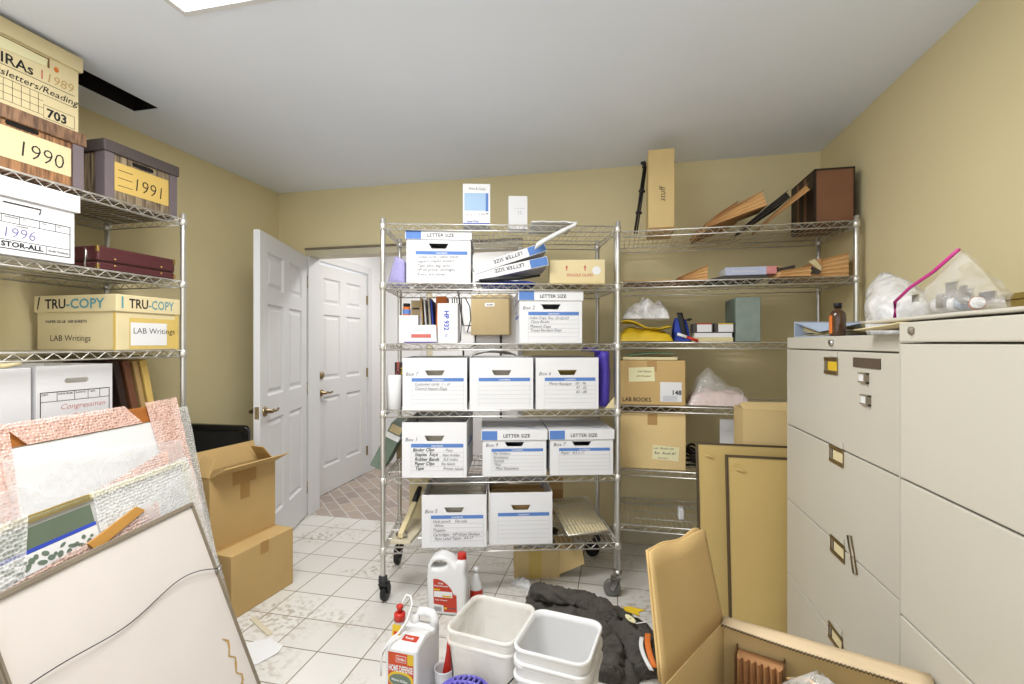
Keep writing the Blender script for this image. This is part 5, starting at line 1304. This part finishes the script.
b = MB(); b.tube([(-.055, -.0015, .178), (.055, -.0015, .178), (.05, -.0015, .158)], .0025, 4); b.build('hand_slot', M_dkleather, t)
# burgundy briefcase
t = thing('briefcase', 'burgundy briefcase with brass corners lying flat on the second shelf', 'briefcase', LP(1.725, .03, LZ[4]+E_), LR)
b = MB(); x = .176
b.box(-x, 0, 0, x, .31, .035); b.build('lower_shell', M_burg, t, bevel=.008)
b = MB(); b.box(-x, 0, .0375, x, .31, .1); b.build('upper_shell', M_burg, t, bevel=.008)
b = MB(); b.box(-x+.003, .004, .035, x-.003, .306, .0375); b.build('rim', M_dkleather, t)
for sx in (-1, 1):
    for zz in (.012, .086):
        b = MB(); xx = sx*(x-.008); b.box(min(xx, sx*(x+.0015)), -.0015, zz-.012, max(xx, sx*(x+.0015)), .012, zz+.014); b.build('corner_cap', M_gold, t, bevel=.002)
for xx in (-.105, .105):
    b = MB(); b.lathe([(.004, 0), (.004, .003)], 10, T(xx, 0, .052) @ RX(R_(90))); b.lathe([(.004, 0), (.004, .003)], 10, T(xx, 0, .024) @ RX(R_(90))); b.build('latch', M_gold, t)
b = MB(); b.tube([(-x-.001, .06, .012), (-x-.004, .058, .02), (-x-.004, .058, .08), (-x-.001, .06, .088)], .004, 6); b.build('side_bracket', M_steel, t)
# copy paper box
t = thing('paper_box', 'yellowed copy paper box marked LAB writings on the third shelf', 'box', LP(1.749, .0, LZ[3]+E_), LR)
b = MB(); x = .147
b.box(-x+.003, .004, 0, x-.003, .44, .19); b.build('carton', M_cream, t, bevel=.003)
b = MB(); b.box(-x-.003, -.004, .163, x+.003, .45, .237); b.build('lid', M_cream, t, bevel=.004)
b = MB()
F = FR(0, -.0046, 0); Ls = LF(-x-.0036, .45, 0)
b.m = 0; b.text('TRU', .056, FR(-x+.05, -.0048, .182), bold=.02, width=.085); b.m = 1; b.text('-COPY', .056, FR(-x+.137, -.0048, .182), bold=.012, width=.125); b.rect(-x+.018, .178, -x+.026, .228, F)
b.build('brand_print', [M_inkb, M_teal], t); b = MB()
b.m = 0; b.text('TRU', .058, LF(-x-.0038, .385, .18), bold=.02, width=.115); b.m = 1; b.text('-COPY', .058, LF(-x-.0038, .268, .18), bold=.02, width=.21); b.m = 0; b.prism([(-x-.0036, .43, .176), (-x-.0036, .425, .176), (-x-.0036, .412, .23), (-x-.0036, .42, .23)], (-.0004, 0, 0))
b.build('brand_print', [M_inkb, M_teal], t)
b = MB(); b.m = 1; b.rect(-.09, .006, x-.012, .14, FR(0, .0032, 0)); b.m = 0; b.rect(-.085, .02, .085, .12, FR(0, .0026, 0))
b.m = 2; b.text('LAB Writings', .036, FR(-.075, .002, .072), bold=-.004, width=.2)
L2 = LF(-x+.0025, .44, 0); b.m = 3; b.rect(.04, .005, .345, .125, L2)
b.m = 2; b.text('LAB Writings', .036, LF(-x+.0018, .365, .04), bold=-.002, width=.225)
b.m = 4; b.text('PAPER 20 LB  500 SHEETS', .016, LF(-x+.0018, .39, .118), bold=.02, width=.23)
b.build('side_label', [M_paper, M_mask, M_inkb, M_cream, M_ink], t)
b = MB(); b.box(x-.02, .0015, 0, x-.0022, .0035, .188); b.box(-x+.0015, .006, .0, -x+.0028, .02, .188); b.build('tape', M_mask, t)
# fourth shelf
t = thing('file_box', 'white storage box with red handwriting and an oval hand slot', 'box', LP(1.487, .05, LZ[2]+E_), LR)
b = MB(); x = .137; h = .282
pts_h = [(-.037, .212), (.037, .212), (.045, .222), (.037, .232), (-.037, .232), (-.045, .222)]
b.raw([(-x,0,0),(x,0,0),(x,.38,0),(-x,.38,0)], [(0,1,2,3)]); b.raw([(-x,0,0),(-x,.38,0),(-x,.38,h),(-x,0,h)], [(0,1,2,3)]); b.raw([(x,0,0),(x,.38,0),(x,.38,h),(x,0,h)], [(0,1,2,3)]); b.raw([(-x,.38,0),(x,.38,0),(x,.38,h),(-x,.38,h)], [(0,1,2,3)])
b.raw([(-x,0,0),(x,0,0),(x,0,h),(-x,0,h)]+[(p[0],0,p[1]) for p in pts_h], [(0,1,5,4),(1,2,7,6,5),(2,3,8,7),(3,0,4,9,8)])
b.build('carton', M_white, t, solidify=.004, weld=True)
b = MB(); b.box(-x+.01, .03, .005, x-.01, .35, .2); b.build('files', M_beige, t)
b = MB(); F = FR(0, -.0008, 0); b.m = 0
for a in ((-.125, .18, .125, .183), (-.125, .145, .125, .147), (-.125, 0.004, -.122, .183), (.122, .004, .125, .183)): b.rect(*a, F)
for xx in (-.07, -.01, .04, .085): b.rect(xx, .145, xx+.002, .181, F)
for xx, s in ((-.12, 'DEPT.'), (-.065, 'DATE FROM'), (-.005, 'DATE TO'), (.05, 'BOX'), (-.005, '')): b.text(s, .009, FR(xx, -.001, .17), bold=.02) if s else None
b.m = 1; b.text('Congressman', .03, FR(-.06, -.001, .112), bold=-.008, shear=.3, width=.165); b.text('Rob', .03, FR(-.015, -.001, .072), bold=-.006, shear=.3)
b.build('printed_label', [M_inkb, M_inkr], t)
t = thing('file_box', 'plain white box with papers on top at the photo\'s left edge', 'box', LP(1.19, .06, LZ[2]+E_), LR)
b = MB(); b.box(-.155, 0, 0, .152, .38, .278); b.build('carton', M_white, t, bevel=.003)
b = MB(); b.grid(lambda u, v: (-.15+.28*u, .01+.3*v, .281+.012*sin(u*4)**2+.006*nz((u*8, v*6, 1))), 14, 8); b.build('papers', M_cream, t, solidify=.012, weld=True, offset=1)
for k, (y, th, m_, lab) in enumerate(((1.66, .028, M_dkleather, 'dark brown album leaning on the fourth shelf'), (1.705, .03, mat('chestnut_album', (122,78,54), .6, var=.12), 'chestnut brown album leaning in the middle of the fourth shelf'),
                                       (1.75, .022, M_tan, 'tan file leaning beside the chestnut album'), (1.785, .03, M_yelcard, 'pale yellow file leaning nearest the rack post'))):
    o = MB(); o.box(0, 0, 0, th, .28, .29); o = o.build('album', m_, loc=LP(y+.05, .09, LZ[2]+.004), bevel=.003, rot=(0, R_(-11), LR)) ; tag(o, lab, 'album', 'leaning albums on the fourth shelf')
b = MB(); b.box(0, 0, 0, .04, .04, .03); o = b.build('eraser', mat('lilac', (196,182,206), .6), loc=LP(1.63, .0, LZ[2]+E_), bevel=.004, rot=(0,0,LR)); tag(o, 'small lilac block beside the white box with red handwriting', 'block')
b = MB(); b.box(-.06, -.008, -.04, .06, -.0045, -.004); o = b.build('shelf_tag', mat('grey_tag', (178,172,176), .5), loc=LP(1.137, .0, LZ[4]), rot=(0,0,LR)); tag(o, 'grey label plate clipped to the left rack\'s shelf edge', 'label')

# ------------------------------------------------------------------ framed pictures leaning at the left
def lean_root(name, label, cat, B, e, lean_x, height_z, group=None, roll=0.):
    """origin at the lower far corner; x runs towards the far end, z up the leaning face, -y faces the room"""
    ex = V((e[0], e[1], 0)).normalized(); back = V((-ex.y, ex.x, 0))
    U = (back*lean_x+V((0, 0, height_z))).normalized(); Y = U.cross(ex)
    M = frame3((0, 0, 0), ex, Y, U)
    o = thing(name, label, cat, B, 0, group, rot=tuple((M @ RY(-R_(roll))).to_euler('XYZ')))
    return o, sqrt(lean_x**2+height_z**2)
def bars(W, H, f, th, y0=0.):
    b = MB()
    b.prism([(-W,y0,0),(0,y0,0),(-f,y0,f),(-W+f,y0,f)], (0,th,0)); b.prism([(-W,y0,H),(-W+f,y0,H-f),(-f,y0,H-f),(0,y0,H)], (0,th,0))
    b.prism([(0,y0,0),(0,y0,H),(-f,y0,H-f),(-f,y0,f)], (0,th,0)); b.prism([(-W,y0,0),(-W+f,y0,f),(-W+f,y0,H-f),(-W,y0,H)], (0,th,0))
    return b
# 1: white-backed frame in front
t, H = lean_root('picture_frame', 'white backed picture frame with a slack hanging wire, in front of the wrapped ones', 'picture frame', (-1.295, 1.551, .002), (-.189, .982), .269, .703)
W = .715
bars(W, H, .014, .02).build('moulding', M_frame, t, bevel=.002)
b = MB(); b.box(-W+.006, -.004, .006, -W+.012, -.0005, H-.006); b.box(-.012, -.004, .006, -.006, -.0005, H-.006); b.box(-W+.013, -.004, H-.012, -.013, -.0005, H-.006); b.build('moulding_lip', M_frame, t)
b = MB(); b.grid(lambda u, v: (-W+.014+(W-.028)*u, .004-.0015*nz((u*4, v*4, 1)), .014+(H-.028)*v), 16, 16); b.build('dust_cover', M_back, t, smooth=True)
b = MB(); b.box(-W+.014, .01, .014, -.014, .018, H-.014); b.build('backing_board', M_kraftd, t)
wpts = []
for k in range(25):
    f = k/24; x = -W+.012+(W-.02)*f
    z_ = H*(.665+.06*(1-f)**1.5-.02)+.032*sin(f*pi)*(1-.6*f)-.028*sin(f*pi*2)*.8+.012*sin(f*pi*3)
    wpts.append((x, -.006-.004*sin(f*9), z_))
b = MB(); b.tube(wpts, .0016, 6); b.build('hanging_wire', M_rubber, t)
for x, zz in ((-W+.007, wpts[0][2]), (-.007, wpts[-1][2])):
    b = MB(); b.box(x-.012, -.007, zz-.008, x+.012, -.002, zz+.008); b.tube([(x-.005, -.007, zz-.004), (x+.02, -.007, zz+.004)], .003, 6); b.build('hook', M_steel, t)
b = MB()
pp = [(-.075+.012*sin(k*2.1)-.001*k, H*.12+.022*k) for k in range(9)]
b.raw([(p[0]-.004-.003*sin(k*3), .0022, p[1]) for k, p in enumerate(pp)]+[(p[0]+.005+.003*cos(k*2), .0022, p[1]) for k, p in enumerate(pp)], [(k, k+1, len(pp)+k+1, len(pp)+k) for k in range(len(pp)-1)])
b.raw([(-.19,.0022,.02),(-.09,.0022,.03),(-.07,.0022,.1),(-.12,.0022,.075)], [(0,1,2,3)])
b.build('stain', M_stain, t)

def wrap(t, poly, m, y, name='bubble_wrap', nx=26, ny=20, amp=.006, seed=1, f=9):
    """plastic sheet over the quad poly (ll, lr, ur, ul in x,z)"""
    a, bb, c, d = [V((p[0], 0, p[1])) for p in poly]
    def g(u, v):
        p = a.lerp(bb, u).lerp(d.lerp(c, u), v)
        return (p.x, y-abs(amp*nz((p.x*f, p.z*f, seed)))-amp*.4*nz((p.x*30, p.z*30, seed)), p.z)
    b = MB(); b.grid(g, nx, ny); return b.build(name, m, t, smooth=True)
# 2: cream frame with a green print, half wrapped
t, H = lean_root('wrapped_picture', 'bubble wrapped picture with a green print and cream edges, leaning behind the white backed frame', 'wrapped picture', (-1.468, 1.64, .002), (-.225, .974), .226, .832)
W = .95
bars(W, H, .016, .04).build('moulding', M_framecream, t, bevel=.003)
b = MB(); b.box(-W+.016, .012, .016, -.016, .034, H-.016); b.build('backing_board', M_matboard, t)
b = MB(); b.box(-.8, .006, .3, -.44, .0115, H-.03); b.build('print_sheet', M_paint, t)
b = MB(); b.m = 0; b.box(-.8, .003, H-.094, -.44, .0058, H-.084); b.m = 1; b.box(-.8, .003, H-.145, -.44, .0058, H-.095); b.m = 2
rr = random.Random(8)
for k in range(26): x = -.79+.013*k; b.solid([ell(0, 0, rr.uniform(.006, .016), rr.uniform(.004, .009), 9, rr.uniform(-.6, .9))], .0006, FR(x, .0022, H-.12+rr.uniform(-.014, .012)))
b.build('print_border', [M_royal, M_paper, M_green], t)
b = MB(); b.box(-.68, .0, H-.017, -.44, .02, H+.001); b.build('edge_strip', M_olive, t)
b = MB(); b.prism([(-.5,-.014,H-.135),(-.3,-.014,H-.092),(-.27,-.014,H-.115),(-.48,-.014,H-.165)], (0,.008,0)); b.build('corner_board', mat('ochre_board', (206,152,74), .7), t)
wrap(t, [(-W-.01, .02), (-.9, .02), (-.63, H+.008), (-W-.01, H+.008)], M_bubble, -.004, seed=1)
wrap(t, [(-.44, .02), (.012, .02), (.012, H+.01), (-.44, H+.008)], M_bubble, -.004, seed=2)
wrap(t, [(-.8, .4), (-.22, .45), (-.2, H-.105), (-.74, H-.15)], M_bubblep, -.008, seed=3, amp=.003)
wrap(t, [(-.27, .05), (.02, .05), (.02, H-.03), (-.3, H-.1)], M_clear, -.009, 'clear_wrap', seed=4, amp=.008, f=5)
b = MB(); b.grid(lambda u, v: (.012+.004*nz((u*4, v*14, 2)), -.004+.046*u, .02+(H-.01)*v), 4, 24); b.build('wrap_edge', M_bubble, t, smooth=True)
# 3: pink bubble wrap, orange wood frame with white mat
t, H = lean_root('wrapped_picture', 'pink bubble wrapped picture in an orange wood frame with white mat, behind the green print', 'wrapped picture', (-1.70, 1.80, .002), (.0, 1), .265, 1.03, roll=1.2)
W = 1.0
bars(W, H, .1, .03).build('moulding', M_framewood, t, bevel=.004)
b = MB(); b.box(-W+.1, .008, .1, -.1, .024, H-.1); b.build('backing_board', M_matboard, t)
b = MB(); b.prism([(-.67,-.0065,.2),(-.075,-.0065,.2),(-.075,-.0065,H-.07),(-.67,-.0065,H-.07)], (0,.005,0)); b.build('mat_board', M_matboard, t)
b = MB(); b.box(-.675, -.007, H-.07, -.072, -.002, H-.066); b.box(-.0745, -.007, .2, -.0705, -.002, H-.07); b.build('mat_edge', M_frame, t)
wrap(t, [(-W-.01, .05), (-.66, .05), (-.60, H+.012), (-W-.01, H+.012)], M_bubblep, -.012, seed=5)
wrap(t, [(-.56, H-.066), (-.16, H-.066), (-.22, H+.014), (-.62, H+.014)], M_bubblep, -.012, seed=6)
wrap(t, [(-.07, .05), (.018, .05), (.02, H+.02), (-.13, H+.016)], M_bubblep, -.012, seed=7)
wrap(t, [(-.66, .3), (.0, .3), (-.02, H-.17), (-.64, H-.1)], M_clear, -.022, 'clear_wrap', seed=8, amp=.016, f=5)
wrap(t, [(-W, .3), (-.62, .3), (-.62, H-.2), (-W, H-.16)], M_clear, -.024, 'clear_wrap', seed=18, amp=.02, f=5)
wrap(t, [(-.45, .4), (-.12, .45), (-.1, H-.2), (-.4, H-.28)], M_bubblep, -.03, seed=19, amp=.01)
# 4: another wrapped one behind it
t, H = lean_root('wrapped_picture', 'clear bubble wrapped picture rearmost against the rack, showing past the pink one', 'wrapped picture', (-1.775, 1.888, .002), (.0, 1), .235, .985)
W = .6
bars(W, H, .02, .025).build('moulding', M_frame, t)
b = MB(); b.box(-W+.02, .006, .02, -.02, .022, H-.02); b.build('backing_board', M_grey, t)
wrap(t, [(-W, .05), (.01, .05), (.012, H+.012), (-W, H+.012)], M_bubble, -.006, seed=9)
b = MB(); b.grid(lambda u, v: (.012, -.006+.036*u, .05+(H-.04)*v), 3, 20); b.build('wrap_edge', M_bubble, t, smooth=True)
# ------------------------------------------------------------------ camera, light, view
cam = bpy.data.cameras.new('camera'); co = bpy.data.objects.new('camera', cam); COL.objects.link(co)
cam.sensor_width = 36; cam.lens = 480/1024*36; cam.clip_start = .02; cam.shift_y = 1/1024
co.location = (0, 0, 1.3); co.rotation_euler = (R_(90), 0, R_(12.5)); SC.camera = co
def area(name, loc, sx, sy, power, col=(1, 1, 1), rot=(0, 0, 0)):
    l = bpy.data.lights.new(name, 'AREA'); l.shape = 'RECTANGLE'; l.size = sx; l.size_y = sy; l.energy = power; l.color = col
    o = bpy.data.objects.new(name, l); COL.objects.link(o); o.location = loc; o.rotation_euler = rot; return o
# hall lamp (in the hall ceiling, beyond the opening)
t = thing('ceiling_light', 'round glowing hall lamp on the ceiling beyond the doorway', 'ceiling light', (-1.5, 4.0, ZC))
b = MB(); b.lathe([(.15, -.0005), (.15, -.02), (.13, -.025)], 24); b.build('rim', M_white, t)
b = MB(); b.lathe([(.128, -.022), (.1, -.05), (.0, -.062)], 24, cap=False); b.build('globe', emit('hall_lamp', (255,250,244), 8), t)
area('hall_lamp_light', (-1.5, 4.0, 2.37), .3, .3, 15, (1, .98, .95))
area('panel_light', (-.865, 1.087, 2.435), 1.15, .55, 31, (1, 1, 1))
w = bpy.data.worlds.new('world'); SC.world = w; w.use_nodes = True
bg = w.node_tree.nodes['Background']; bg.inputs['Color'].default_value = (.95, .975, 1, 1); bg.inputs['Strength'].default_value = 1.2
vs = SC.view_settings; vs.view_transform = 'Standard'; vs.look = 'None'; vs.exposure = .52; vs.gamma = 1; vs.use_curve_mapping = False
